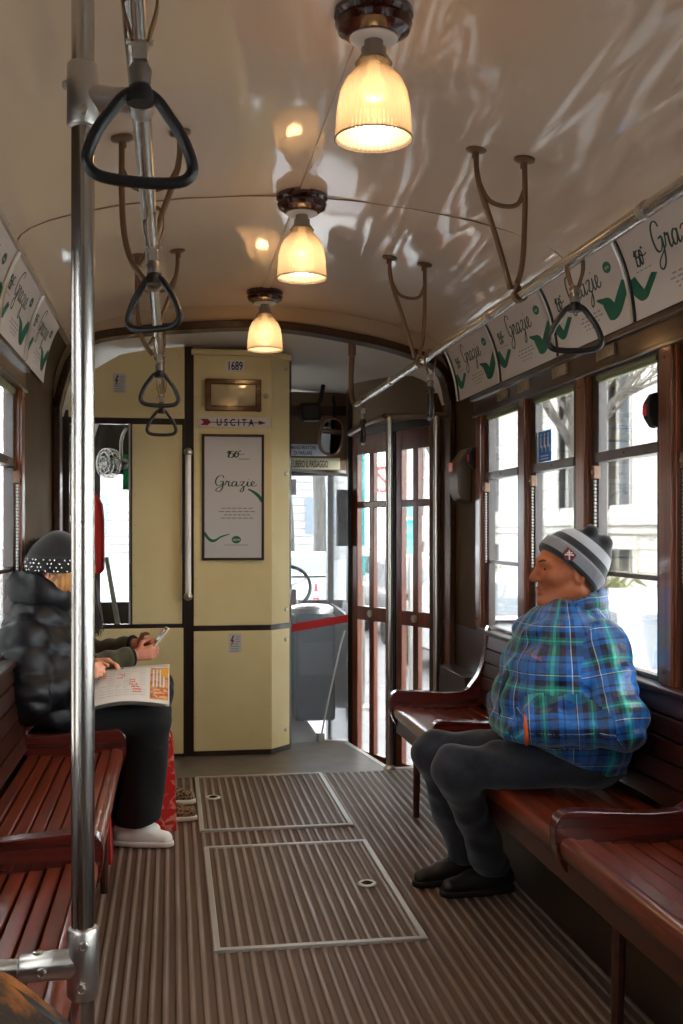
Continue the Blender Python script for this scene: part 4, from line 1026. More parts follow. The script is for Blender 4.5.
def nets(f, lo, hi, h):
    lo = V3(*lo); hi = V3(*hi); B = 8
    n = (np.ceil((hi - lo) / h / B).astype(int)) * B
    nb = n // B
    cc = [lo[i] + (np.arange(nb[i]) * B + (B - 1) / 2) * h for i in range(3)]
    C = np.stack(np.meshgrid(*cc, indexing='ij'), -1).reshape(-1, 3)
    d = np.concatenate([f(C[i:i + 200000]) for i in range(0, len(C), 200000)])
    near = np.abs(d) < B * h * .87 * 1.6 + .01
    V = np.repeat(np.repeat(np.repeat(d.reshape(nb), B, 0), B, 1), B, 2).astype(np.float32)
    idx = np.argwhere(near.reshape(nb))
    off = np.stack(np.meshgrid(*[np.arange(B)] * 3, indexing='ij'), -1).reshape(-1, 3)
    for s in range(0, len(idx), 400):
        I = (idx[s:s + 400, None, :] * B + off[None]).reshape(-1, 3)
        V[I[:, 0], I[:, 1], I[:, 2]] = f(lo + I * h)
    S = V < 0
    m = n - 1
    def sub(A, i, j, k): return A[i:i + m[0], j:j + m[1], k:k + m[2]]
    cnt = sum(sub(S, i, j, k).astype(np.int8) for i in (0, 1) for j in (0, 1) for k in (0, 1))
    act = np.argwhere((cnt > 0) & (cnt < 8))
    vid = -np.ones(m, dtype=np.int64); vid[act[:, 0], act[:, 1], act[:, 2]] = np.arange(len(act))
    acc = np.zeros((len(act), 3)); num = np.zeros(len(act))
    corners = [(i, j, k) for i in (0, 1) for j in (0, 1) for k in (0, 1)]
    for a in corners:
        for ax in range(3):
            if a[ax]: continue
            c = list(a); c[ax] = 1
            va = V[act[:, 0] + a[0], act[:, 1] + a[1], act[:, 2] + a[2]]; vb = V[act[:, 0] + c[0], act[:, 1] + c[1], act[:, 2] + c[2]]
            x = (va < 0) != (vb < 0); t = np.where(x, va / (va - vb + 1e-12), 0)
            p = np.array(a, float)[None] + np.eye(3)[ax][None] * t[:, None]
            acc[x] += p[x]; num[x] += 1
    verts = lo + (act + acc / num[:, None]) * h
    faces = []
    for ax in range(3):
        u, w = (ax + 1) % 3, (ax + 2) % 3
        sl0 = [slice(0, m[i]) for i in range(3)]; sl1 = list(sl0); sl1[ax] = slice(1, m[ax] + 1)
        e = S[tuple(sl0)] != S[tuple(sl1)]
        E_ = np.argwhere(e); E_ = E_[(E_[:, u] > 0) & (E_[:, w] > 0)]
        if not len(E_): continue
        def g(du, dw): Q = E_.copy(); Q[:, u] -= du; Q[:, w] -= dw; return vid[Q[:, 0], Q[:, 1], Q[:, 2]]
        q = np.stack([g(1, 1), g(0, 1), g(0, 0), g(1, 0)], 1)
        flip = ~S[E_[:, 0], E_[:, 1], E_[:, 2]]; q[flip] = q[flip][:, ::-1]
        faces.append(q[(q >= 0).all(1)])
    return verts, np.concatenate(faces)

def flesh(name, mat, f, lo, hi, h, parent=None, loc=None, bones=None, snap=2, relax=1):
    v, q = nets(f, lo, hi, h)
    for _ in range(relax):      # one light smoothing pass, then back onto the surface
        s = np.zeros_like(v); c = np.zeros(len(v))
        for a, b_ in ((0, 1), (1, 2), (2, 3), (3, 0)):
            np.add.at(s, q[:, a], v[q[:, b_]]); np.add.at(s, q[:, b_], v[q[:, a]]); np.add.at(c, q[:, a], 1); np.add.at(c, q[:, b_], 1)
        v = v + .5 * (s / np.maximum(c, 1)[:, None] - v)
    me = bpy.data.meshes.new(name); o = bpy.data.objects.new(name, me); COL.objects.link(o)
    base = V3(0, 0, 0)
    if parent is not None: o.parent = parent; base = V3(*parent['_base'])
    elif loc is not None: base = V3(*loc); o.location = loc
    o['_base'] = [float(x) for x in base]
    vv = v - base
    me.vertices.add(len(vv)); me.vertices.foreach_set('co', vv.ravel())
    me.loops.add(len(q) * 4); me.loops.foreach_set('vertex_index', q.ravel().astype(np.int32))
    me.polygons.add(len(q)); me.polygons.foreach_set('loop_start', np.arange(0, len(q) * 4, 4, dtype=np.int32)); me.polygons.foreach_set('loop_total', np.full(len(q), 4, dtype=np.int32))
    me.update(calc_edges=True); me.validate()
    me.shade_smooth()
    if mat is not None: me.materials.append(mat)
    if bones:
        cen = v[q].mean(1)
        D = np.stack([rc(cen, b_[0], b_[1], b_[2], b_[3]) + (b_[6] if len(b_) > 6 else 0) for b_ in bones], 1); w = D.argmin(1)
        UV = np.zeros((len(q), 4, 2))
        for i, b_ in enumerate(bones):
            s = w == i
            if not s.any(): continue
            a, c = V3(*b_[0]), V3(*b_[1]); L = np.linalg.norm(c - a); t = (c - a) / L; ref = V3(*b_[4]); ref = ref - t * (ref @ t); ref /= np.linalg.norm(ref); bi = np.cross(t, ref)
            p = v[q[s]] - a; al = p @ t; an = np.arctan2(p @ bi, p @ ref)
            d = an - an[:, :1]; an = an - 2 * PI * np.round(d / (2 * PI))
            UV[s, :, 0] = an * (b_[2] + b_[3]) / 2 + b_[5][0]; UV[s, :, 1] = al + b_[5][1]
        ul = me.uv_layers.new(name='UVMap'); ul.data.foreach_set('uv', UV.ravel().astype(np.float32))
    return o

# ------------------------------------------------------------------ anatomy
def head_sdf(c, R, fem=0):
    c = V3(*c)
    def f(P):
        q = (P - c) @ R; qa = q * V3(1, 1, 1); qa = np.stack([q[:, 0], np.abs(q[:, 1]), q[:, 2]], 1)
        d = ell(q, (-.012, 0, .035), (.098, .076, .092))
        d = smin(d, rc(q, (.032, 0, .005), (.048, 0, -.070), .066, .042), .03)
        d = smin(d, rc(qa, (-.005, .052, -.045), (.055, .018, -.088), .026, .022), .022)      # jaw
        d = smin(d, ell(q, (.076, 0, -.092), (.022, .024, .018)), .018)                         # chin
        d = smin(d, ell(qa, (.062, .040, -.012), (.026, .026, .022)), .02)                      # cheek bones
        d = smin(d, rc(qa, (.088, .010, .034), (.074, .050, .030), .011, .010), .014)           # brow
        d = smax(d, -ell(qa, (.104, .031, .013), (.020, .019, .010)), .010)                     # eye sockets
        d = smin(d, rc(q, (.094, 0, .024), (.114, 0, -.018), .0085, .0125), .010)               # nose
        d = smin(d, ell(qa, (.101, .012, -.022), (.011, .009, .008)), .007)
        d = smin(d, ell(q, (.090, 0, -.050), (.012, .026, .006)), .005)                         # lips
        d = smin(d, ell(q, (.088, 0, -.062), (.012, .022, .007)), .005)
        d = smax(d, -ell(q, (.104, 0, -.0555), (.010, .024, .0022)), .003)
        d = smin(d, smax(ell(qa, (-.010, .078, -.002), (.020, .012, .034)), -ell(qa, (-.004, .088, .0), (.011, .008, .022)), .005), .006)   # ears
        d = smin(d, rc(q, (-.022, 0, -.055), (-.045, 0, -.160), .054, .058), .03)               # neck
        return d
    return f

def hand_bones(w, d, n, side, curl=.6, spread=.06, s=1.0):
    """w wrist, d towards the fingers, n out of the back of the hand, side = unit vector towards the thumb"""
    w, d, n, t = V3(*w), V3(*d), V3(*n), V3(*side); d /= np.linalg.norm(d); t = t - d * (t @ d); t /= np.linalg.norm(t); n = n - d * (n @ d) - t * (n @ t); n /= np.linalg.norm(n)
    palm = []; fing = []
    for k, u in enumerate((.024, .008, -.008, -.023)):
        palm.append((w + t * u * .6 * s, w + d * .088 * s * (1, 1.02, .98, .90)[k] + t * u * s, .015 * s, .0125 * s))
    L = ((.040, .026, .020), (.045, .029, .021), (.041, .027, .020), (.032, .020, .017))
    for k, u in enumerate((.026, .009, -.009, -.025)):
        p = w + d * .088 * s * (1, 1.02, .98, .90)[k] + t * u * s; a = .25 + curl * .5; r = .0092 * s * (1, 1.02, 1, .88)[k]
        for j, l in enumerate(L[k]):
            v = d * math.cos(a) - n * math.sin(a) + t * (u * spread * 12) * .15
            e = p + v / np.linalg.norm(v) * l * s; fing.append((p, e, r, r * .92)); p = e; r *= .92; a += curl * (1.0, .85, .6)[j]
    p = w + d * .028 * s + t * .022 * s; tb = []
    for l, vv, r in ((.042, d * .55 + t * .75 - n * .35, .0125), (.032, d * .85 + t * .30 - n * .40, .0105), (.027, d * .95 + t * .02 - n * .40, .0095)):
        e = p + vv / np.linalg.norm(vv) * l * s; tb.append((p, e, r * s, r * .9 * s)); p = e
    return palm, fing, tb
def hand_sdf(P, hb):
    palm, fing, tb = hb
    d = rc(P, *palm[0])
    for b_ in palm[1:]: d = smin(d, rc(P, *b_), .012)
    t = rc(P, *tb[0])
    for b_ in tb[1:]: t = smin(t, rc(P, *b_), .004)
    d = smin(d, t, .010)
    for k in range(0, len(fing), 3):
        e = rc(P, *fing[k])
        for b_ in fing[k + 1:k + 3]: e = smin(e, rc(P, *b_), .003)
        d = smin(d, e, .004)
    return d

def chain(P, bones, k):
    d = rc(P, *bones[0])
    for b_ in bones[1:]: d = smin(d, rc(P, *b_), k)
    return d

def skin_mat(name, c, c2):
    m = pbr(name, c, .5, var=(c2, (14, 14, 14), 3, .35, .65), bump=((120, 120, 120), .08, .001))
    return m
def cloth(name, c, c2, rough=.8, bump=.3, scale=30, sheen=.2):
    return pbr(name, c, rough, var=(c2, (scale, scale, scale), 4, .35, .65), bump=((scale * 6,) * 3, bump, .001), sheen=sheen)

def eyes(parent, c, R, iris):
    for s in (-1, 1):
        p = V3(*c) + R @ V3(.0755, s * .031, .012); fw = R @ V3(1, s * .05, -.02)
        b = MB(); b.sphere(p, .0116, 18, 12); e = b.build('eye', pbr('eye white', srgb(176, 156, 142), .3), parent, smooth=180)
        b = MB(); b.lathe([(.0062, .0100), (.004, .0116), (0, .0122)], p, 16, fw); b.build('iris', iris, e)
def brows(parent, c, R, mat):
    for s in (-1, 1):
        b = MB(); b.tube([V3(*c) + R @ V3(*q) for q in ((.098, s * .014, .034), (.093, s * .032, .040), (.079, s * .050, .034))], [.0035, .004, .002], 8); b.build('eyebrow', mat, parent)

def shoe(parent, heel, toe, mat_up, mat_sole, name='shoe', tall=.085, lace=None):
    heel, toe = V3(*heel), V3(*toe); d = toe - heel; d[2] = 0; L = np.linalg.norm(d); d /= L; n = V3(-d[1], d[0], 0); Rm = np.stack([d, n, V3(0, 0, 1)], 1); c0 = V3(heel[0], heel[1], 0)
    def loc(P): return (P - c0) @ Rm
    def up(P):
        q = loc(P); e = chain(q, [((.0, 0, .048), (L * .45, 0, .045), .034, .036), ((L * .45, 0, .045), (L, 0, .034), .038, .030)], .02)
        e = smin(e, rc(q, (.005, 0, .05), (.012, 0, tall), .034, .036), .03)
        e = smin(e, rc(q, (.03, 0, tall - .005), (L * .62, 0, .058), .026, .024), .03)
        return smax(smax(e, -(q[:, 2] - .018), .006), q[:, 2] - tall - .004, .01)
    lo = np.minimum(heel, toe) - V3(.08, .08, 0); hi = np.maximum(heel, toe) + V3(.08, .08, 0); lo[2] = -.01; hi[2] = .14
    s = flesh(name, mat_up, up, lo, hi, .0045, parent)
    def so(P):
        q = loc(P); p = q.copy(); z = p[:, 2].copy(); p[:, 2] = 0
        e = chain(p, [((-.002, 0, 0), (L * .45, 0, 0), .040, .040), ((L * .45, 0, 0), (L + .002, 0, 0), .043, .035)], .02)
        return smax(e, np.abs(z - .0155) - .011, .006)
    flesh('sole', mat_sole, so, lo, hi, .0045, s)
    if lace is not None:
        b = MB()
        for k in range(4):
            t = .36 + .10 * k; zz = tall + .015 - k * .0100
            b.tube([c0 + Rm @ V3(L * t, -.022, zz - .012), c0 + Rm @ V3(L * (t + .04), 0, zz + .001), c0 + Rm @ V3(L * (t + .02), .022, zz - .012)], .0038, 6)
        b.build('lace', lace, s)
    return s

# ================================================================== the man on the right
HC = V3(.795, 3.265, 1.114); HR = rot(PI + .02, -.02)
MY = 3.27
arm_n = [((.850, 3.105, .900), (.868, 3.015, .680), .078, .066), ((.868, 3.015, .680), (.632, 3.100, .664), .064, .056), ((.632, 3.100, .664), (.675, 3.19, .655), .045, .045)]
arm_f = [tuple((x, 2 * MY - y, z) if i < 2 else 0 for i, (x, y, z) in enumerate((a, c))) + (r0, r1) for a, c, r0, r1 in arm_n]
leg_n = [((.83, 3.185, .545), (.440, 3.285, .500), .088, .066), ((.440, 3.285, .500), (.645, 3.585, .095), .066, .058)]
leg_f = [((.83, 3.355, .545), (.430, 3.515, .500), .088, .066), ((.430, 3.515, .500), (.585, 3.728, .095), .066, .058)]
def slim(B, k): return [(a, c, r0 * k, r1 * k) for a, c, r0, r1 in B]
hf = head_sdf(HC, HR)
hbn = hand_bones((.672, 3.165, .660), (-.05, 1, -.02), (-.8, -.4, .3), (0, .2, 1), .5, s=.9); hbf = hand_bones((.672, 2 * MY - 3.165, .660), (-.05, -1, -.02), (-.8, .4, .3), (0, -.2, 1), .5, s=.9)
def man_body(P):
    d = hf(P)
    t = chain(P, [((.84, MY - .05, .56), (.80, MY - .06, .88), .10, .09), ((.84, MY + .05, .56), (.80, MY + .06, .88), .11, .10), ((.80, MY, .90), (.825, MY, .99), .09, .06)], .05)
    d = smin(d, t, .03)
    for B in (slim(arm_n, .6), slim(arm_f, .6)): d = smin(d, chain(P, B, .02), .03)
    for B in (slim(leg_n, .62), slim(leg_f, .62)): d = smin(d, chain(P, B, .02), .03)
    for hb in (hbn, hbf): d = smin(d, hand_sdf(P, hb), .01)
    for a in ((.645, 3.588), (.585, 3.728)): d = smin(d, rc(P, (a[0] + .02, a[1], .062), (a[0] - .10, a[1] - .02, .036), .026, .014), .02)
    return d
SK1 = skin_mat('sunburnt skin', srgb(178, 103, 64), srgb(160, 88, 54))
man = flesh('person', SK1, man_body, (.3, 2.93, 0), (1.0, 3.8, 1.26), .0048, loc=(.8, MY, 0))
tag(man, 'person in blue and green checked puffer jacket and striped knit hat on the right bench', 'person')
eyes(man, HC, HR, pbr('brown iris', srgb(60, 40, 26), .2)); brows(man, HC, HR, pbr('grey brown brow hair', srgb(84, 66, 52), .8))
DEN = cloth('dark blue denim', srgb(34, 39, 52), srgb(24, 27, 37), .85, .3, 40)
def man_trs(P):
    w = .006 * np.sin(P[:, 2] * 55 + P[:, 0] * 40 + P[:, 1] * 25) * np.exp(-((P[:, 0] - .47) / .12) ** 2)
    w = w + .0035 * np.sin(P[:, 2] * 42 + 18 * P[:, 1] + 2.5 * np.sin(14 * P[:, 0] + 20 * P[:, 2])) + .003 * np.sin(38 * P[:, 0] - 25 * P[:, 2] + 2 * np.sin(30 * P[:, 1]))
    d = smin(chain(P, leg_n, .05), chain(P, leg_f, .05), .015)
    d = smin(d, chain(P, [((.86, MY - .07, .56), (.86, MY + .07, .56), .105, .105)], .04), .05) + w * .8
    return smax(d, .070 - P[:, 2], .006)
flesh('trousers', DEN, man_trs, (.3, 3.02, .05), (1.0, 3.84, .70), .007, man)
def plaid():
    t = NT('blue and green checked nylon'); bs = t.node('ShaderNodeBsdfPrincipled'); bs.inputs['Roughness'].default_value = .42; bs.inputs['Sheen Weight'].default_value = .2
    uv = t.node('ShaderNodeUVMap'); sp = t.node('ShaderNodeSeparateXYZ'); t.link(uv.outputs[0], sp.inputs[0])
    def ramp(out, period, stops):
        m = t.node('ShaderNodeMath', operation='DIVIDE'); m.inputs[1].default_value = period; t.link(out, m.inputs[0])
        fr = t.node('ShaderNodeMath', operation='FRACT'); t.link(m.outputs[0], fr.inputs[0])
        cr = t.node('ShaderNodeValToRGB'); cr.color_ramp.interpolation = 'CONSTANT'
        e = cr.color_ramp.elements
        while len(e) > 1: e.remove(e[-1])
        e[0].position = 0; e[0].color = stops[0][1]
        for p, c in stops[1:]: k = e.new(p); k.color = c
        t.link(fr.outputs[0], cr.inputs[0]); return cr
    BL, NV, GR, LG, BK, WH = srgb(14, 96, 172), srgb(8, 24, 74), srgb(8, 104, 100), srgb(60, 178, 150), srgb(5, 8, 18), srgb(206, 214, 222)
    A = ramp(sp.outputs[0], .150, [(0, BL), (.16, NV), (.20, BL), (.32, BK), (.38, NV), (.50, GR), (.57, LG), (.63, GR), (.70, BK), (.76, NV), (.82, BL), (.90, WH), (.915, BK), (.95, NV)])
    Bv = ramp(sp.outputs[1], .140, [(0, BL), (.18, NV), (.22, BL), (.32, BK), (.42, NV), (.54, GR), (.60, LG), (.64, GR), (.70, BK), (.78, NV), (.82, BL), (.92, WH), (.935, BK), (.96, BL)])
    mx = t.node('ShaderNodeMix', data_type='RGBA'); mx.inputs[0].default_value = .5; t.link(A.outputs[0], mx.inputs[6]); t.link(Bv.outputs[0], mx.inputs[7])
    hs = t.node('ShaderNodeHueSaturation'); hs.inputs['Saturation'].default_value = 1.05; hs.inputs['Value'].default_value = 1.05; t.link(mx.outputs[2], hs.inputs['Color'])
    t.link(hs.outputs[0], bs.inputs['Base Color'])
    tc = t.node('ShaderNodeTexCoord'); n = t.node('ShaderNodeTexNoise'); n.inputs['Scale'].default_value = 26; n.inputs['Detail'].default_value = 3; t.link(tc.outputs['Object'], n.inputs['Vector'])
    bp = t.node('ShaderNodeBump'); bp.inputs['Strength'].default_value = .7; bp.inputs['Distance'].default_value = .012; t.link(n.outputs[0], bp.inputs['Height']); t.link(bp.outputs[0], bs.inputs['Normal'])
    t.link(bs.outputs[0], t.out.inputs[0]); return t.m
PL = plaid()
tors = [((.722, MY - .05, .635), (.765, MY - .05, .78), .146, .150), ((.722, MY + .05, .635), (.765, MY + .05, .78), .146, .150), ((.835, MY - .055, .60), (.775, MY - .055, .74), .148, .160), ((.775, MY - .055, .74), (.785, MY - .06, .88), .160, .132), ((.835, MY + .055, .60), (.775, MY + .055, .74), .148, .160), ((.775, MY + .055, .74), (.785, MY + .06, .88), .160, .132), ((.78, MY, .90), (.815, MY, .985), .125, .088)]
def puff(s, L, amp): return amp * (np.abs(np.sin(PI * s / L)) ** .6)
def man_jkt(P):
    z = P[:, 2]
    t = chain(P, tors, .06) - puff(z + .12 * (P[:, 0] - .7) + .02, .115, .012) + .004
    a = np.full(len(P), 9.)
    for B in (arm_n, arm_f):
        e = chain(P, B[:2], .035)
        ax = V3(*B[0][1]) - V3(*B[0][0]); ax /= np.linalg.norm(ax); s1 = (P - V3(*B[0][0])) @ ax
        bx = V3(*B[1][1]) - V3(*B[1][0]); bx /= np.linalg.norm(bx); s2 = (P - V3(*B[1][0])) @ bx
        up = rc(P, *B[0]) < rc(P, *B[1])
        e = e - np.where(up, puff(s1 + .03, .10, .010), puff(s2 + .02, .085, .008)) + .003
        e = smax(e, ((P - V3(*B[1][1])) @ bx) - .030, .012)
        a = np.minimum(a, e)
    d = smin(t, a, .007)
    w1 = np.sin(34 * z + 21 * P[:, 0] + 3 * np.sin(17 * P[:, 1] + 9 * z)); w2 = np.sin(58 * P[:, 0] - 30 * z + 2.2 * np.sin(24 * z + 30 * P[:, 1]) + 1)
    d = d - .0052 * w1 - .0036 * w2
    d = smax(d, .600 - .5 * np.clip(P[:, 0] - .64, 0, .22) - z, .02)
    hole = rc(P, (.815, MY, .96), (.80, MY - .002, 1.12), .066, .076)
    return smax(d, -hole, .01)
ub = [(a, c, r0, r1, rf, of, bi_) for (a, c, r0, r1), rf, of, bi_ in zip([((.80, MY, .55), (.79, MY, .98), .19, .17)] + arm_n[:2] + arm_f[:2], [(1, .0, 0), (.6, 1, 0), (0, 1, .3), (.6, -1, 0), (0, -1, .3)], [(0.02, 0), (.05, .03), (.02, .145), (.03, .02), (.06, .05)], [-.022, 0, 0, 0, 0])]
jk = flesh('jacket', PL, man_jkt, (.48, 2.88, .50), (1.02, 3.66, 1.08), .0075, man, bones=ub)
def man_col(P):
    a, c = V3(.822, MY, .945), V3(.812, MY - .003, 1.06); t = (c - a) / np.linalg.norm(c - a)
    q = P - a; s = q @ t; rad = np.linalg.norm(q - s[:, None] * t, axis=1); r0 = .098 - .05 * s
    d = np.abs(rad - r0) - .013 - .004 * np.abs(np.sin(s * 60))
    top = (P[:, 2] - (1.012 + (P[:, 0] - .73) * .30)); d = smax(d, top, .012); d = smax(d, -s + .0, .01)
    gap = smax(np.abs(P[:, 1] - (MY + .005)) - .016, P[:, 0] - .80, .01)
    return smax(d, -gap, .006)
flesh('collar', PL, man_col, (.68, 3.12, .92), (.96, 3.42, 1.10), .0055, jk, bones=[((.82, MY, .93), (.812, MY, 1.08), .1, .1, (1, 0, 0), (.06, .02))])
b = MB(); b.tube(catmull([(.722, 3.252, 1.005), (.690, 3.250, .955), (.640, 3.245, .90), (.600, 3.245, .82), (.572, 3.245, .74), (.572, 3.245, .62)], 6), .006, 8); b.build('zip', pbr('dark zip', srgb(30, 34, 48), .4), jk)
def cuff_mark(nm, c, ax, hx, hy, hz):
    ax = V3(*ax); ax /= np.linalg.norm(ax); up_ = V3(0, 0, 1); s = np.cross(up_, ax); s /= np.linalg.norm(s); up_ = np.cross(ax, s); b = MB(); b.obox(c, ax, s, up_, hx, hy, hz); return b.build(nm, M['orange'], jk, bevel=.002)
bx = V3(-.252, .085, -.012)
b = MB()
for a in np.linspace(0, 2 * PI, 25)[:-1]: pass
t_ = bx / np.linalg.norm(bx); n1 = np.cross(V3(0, 0, 1), t_); n1 /= np.linalg.norm(n1); n2 = np.cross(t_, n1)
b.tube([V3(.608, 3.110, .663) + (math.cos(a) * n1 + math.sin(a) * n2) * .0535 for a in np.linspace(0, 2 * PI, 33)[:-1]], .006, 8, closed=True); b.build('cuff_piping', M['orange'], jk)
b = MB(); v, f = text_mesh('and', .026); put_flat(b, v, f, lambda x, y: (.598 - .0 + y * .35 - .004, 3.17 + 0 * x - .0 - .016 + x * -.0, .86 + y * .8 + 0 * x) if False else (.640 + x * .80 - y * .2, 3.108 - x * .35, .862 + y * .95 - x * .45)); b.build('logo', M['orange'], jk, smooth=0)
# knit hat with stripes
HN = V3(-.642, 0, .767); HP = V3(.088, 0, .078)
def hat_uv(q): return (q - HP) @ HN
def man_hat(P):
    q = (P - HC) @ HR; s = hat_uv(q)
    d = ell(q, (-.018, 0, .034), (.116, .094, .108))
    d = smin(d, ell(q, (-.085, 0, .075), (.05, .055, .055)), .04)
    d = smin(d, ell(q, (-.060, .040, .133), (.024, .020, .022)), .010); d = smin(d, ell(q, (-.104, .046, .096), (.026, .022, .026)), .010)
    d = smin(d, smax(ell(q, (-.018, 0, .034), (.1215, .099, .1135)), np.abs(s - .026) - .026, .006), .004)
    d = d + .0010 * np.sin(np.arctan2(q[:, 1], q @ V3(.767, 0, .642)) * 60) * (s < .052)
    hollow = ell(q, (-.018, 0, .028), (.104, .084, .096))
    return smax(smax(d, -s, .006), -smax(hollow, s - .03, .01), .004)
def hat_mat():
    t = NT('striped knit'); bs = t.node('ShaderNodeBsdfPrincipled'); bs.inputs['Roughness'].default_value = .9; bs.inputs['Sheen Weight'].default_value = .3
    uv = t.node('ShaderNodeUVMap'); sp = t.node('ShaderNodeSeparateXYZ'); t.link(uv.outputs[0], sp.inputs[0])
    mp = t.node('ShaderNodeMapRange'); mp.inputs[1].default_value = 0; mp.inputs[2].default_value = .14; t.link(sp.outputs[1], mp.inputs[0])
    cr = t.node('ShaderNodeValToRGB'); cr.color_ramp.interpolation = 'CONSTANT'; e = cr.color_ramp.elements
    BK, GY, LG = srgb(26, 26, 30), srgb(128, 130, 136), srgb(166, 168, 174)
    e[0].position = 0; e[0].color = BK; e[1].position = .10; e[1].color = GY
    for p, c in ((.37, BK), (.56, LG), (.80, BK)): k = e.new(p); k.color = c
    t.link(mp.outputs[0], cr.inputs[0]); t.link(cr.outputs[0], bs.inputs['Base Color'])
    tc = t.node('ShaderNodeTexCoord'); n = t.node('ShaderNodeTexNoise'); n.inputs['Scale'].default_value = 260; t.link(tc.outputs['Object'], n.inputs['Vector'])
    bp = t.node('ShaderNodeBump'); bp.inputs['Strength'].default_value = .35; bp.inputs['Distance'].default_value = .002; t.link(n.outputs[0], bp.inputs['Height']); t.link(bp.outputs[0], bs.inputs['Normal'])
    t.link(bs.outputs[0], t.out.inputs[0]); return t.m
hp = HC + HR @ HP; hn = HR @ HN
ht = flesh('knit_hat', hat_mat(), man_hat, (.66, 3.13, .99), (.96, 3.40, 1.29), .0040, man, bones=[(hp, hp + hn * .14, .1, .1, HR @ V3(.767, 0, .642), (0, 0))])
# badge on the cuff of the hat
bc = HR @ V3(.036, .097, .058) + HC; bt = HR @ V3(.767, 0, .642); bn_ = HR @ V3(.1, 1, .15); bn_ = bn_ - bt * (bn_ @ bt); bn_ /= np.linalg.norm(bn_); bu = np.cross(bn_, bt); bu = bu if bu @ hn > 0 else -bu
b = MB(); b.prism([bc + bt * x + bu * y + bn_ * .0 for x, y in ((-.019, .017), (.019, .017), (.019, -.006), (.010, -.015), (0, -.019), (-.010, -.015), (-.019, -.006))], bn_ * .005); bd_ = b.build('badge', pbr('dark red badge', srgb(96, 26, 24), .7), ht, bevel=.001)
b = MB()
for S_ in ([(-.010, -.010), (.010, .012)], [(-.012, .010), (.0, .002), (.012, -.008)], [(-.004, .012), (.006, .006), (.010, .000)]):
    v, f = stroke(S_, .0042); put_flat(b, v, f, lambda x, y: bc + bt * x + bu * y + bn_ * .0056)
b.build('badge_emblem', pbr('pale thread', srgb(206, 190, 186), .8), bd_, smooth=0)
BS = pbr('black shoe leather', srgb(26, 23, 22), .45); SL = pbr('black sole', srgb(18, 16, 16), .7)
shoe(man, (.690, 3.600, 0), (.495, 3.575, 0), BS, SL, lace=M['blackmat']); shoe(man, (.625, 3.735, 0), (.425, 3.690, 0), BS, SL, lace=M['blackmat'])

# ================================================================== the woman with the newspaper
WC = V3(-.880, 4.30, 1.070); WR = rot(-.08, .50)
whf = head_sdf(WC, WR, 1)
w_arm_n = [((-.985, 4.115, .845), (-.955, 4.02, .640), .085, .078), ((-.955, 4.02, .640), (-.795, 4.165, .690), .070, .052)]
w_arm_f = [((-.965, 4.47, .845), (-.92, 4.53, .650), .085, .075), ((-.92, 4.53, .650), (-.765, 4.435, .715), .068, .050)]
w_leg_n = [((-.88, 4.20, .545), (-.520, 4.225, .520), .088, .070), ((-.520, 4.225, .520), (-.575, 4.345, .10), .066, .045)]
w_leg_f = [((-.88, 4.38, .545), (-.520, 4.405, .520), .088, .070), ((-.520, 4.405, .520), (-.615, 4.455, .10), .066, .045)]
whn = hand_bones((-.800, 4.180, .695), (.75, .35, .22), (-.2, -.75, .6), (0, .5, 1), .55, s=.92)
whf2 = hand_bones((-.765, 4.435, .715), (.75, -.2, .05), (-.1, .5, .85), (.2, -1, .5), .55, s=.92)
def w_body(P):
    d = whf(P)
    d = smin(d, chain(P, [((-.89, 4.25, .56), (-.955, 4.25, .84), .11, .09), ((-.89, 4.34, .56), (-.955, 4.34, .84), .11, .09), ((-.955, 4.295, .86), (-.93, 4.30, .98), .08, .055)], .05), .03)
    for B in (slim(w_arm_n, .55), slim(w_arm_f, .55)): d = smin(d, chain(P, B, .02), .02)
    for B in (slim(w_leg_n, .75), slim(w_leg_f, .75)): d = smin(d, chain(P, B, .02), .03)
    for hb in (whn, whf2): d = smin(d, hand_sdf(P, hb), .008)
    for x, y in ((-.575, 4.345), (-.615, 4.455)): d = smin(d, rc(P, (x - .01, y, .065), (x + .08, y - .02, .04), .026, .016), .02)
    return d
SK2 = skin_mat('light skin', srgb(214, 150, 118), srgb(196, 130, 98))
wom = flesh('person', SK2, w_body, (-1.07, 3.96, 0), (-.40, 4.63, 1.26), .0048, loc=(-.88, 4.3, 0))
tag(wom, 'person in black padded coat and studded black hat, reading a newspaper on the left bench', 'person')
eyes(wom, WC, WR, pbr('grey iris', srgb(80, 90, 96), .2)); brows(wom, WC, WR, pbr('fair brow hair', srgb(150, 110, 64), .8))
def nylon(name, c, c2): return pbr(name, c, .46, spec=.35, var=(c2, (8, 8, 8), 3, .4, .6), bump=((16, 16, 34), .3, .006), sheen=.0)
COAT = nylon('black padded nylon', srgb(9, 10, 17), srgb(6, 6, 9))
w_tors = [((.722, MY - .05, .635), (.765, MY - .05, .78), .146, .150), ((.722, MY + .05, .635), (.765, MY + .05, .78), .146, .150), ((-.90, 4.235, .56), (-.925, 4.235, .72), .145, .145), ((-.925, 4.235, .72), (-.95, 4.24, .87), .145, .112), ((-.90, 4.36, .56), (-.925, 4.36, .72), .145, .145), ((-.925, 4.36, .72), (-.95, 4.355, .87), .145, .112), ((-.95, 4.297, .88), (-.94, 4.30, .95), .11, .085)]
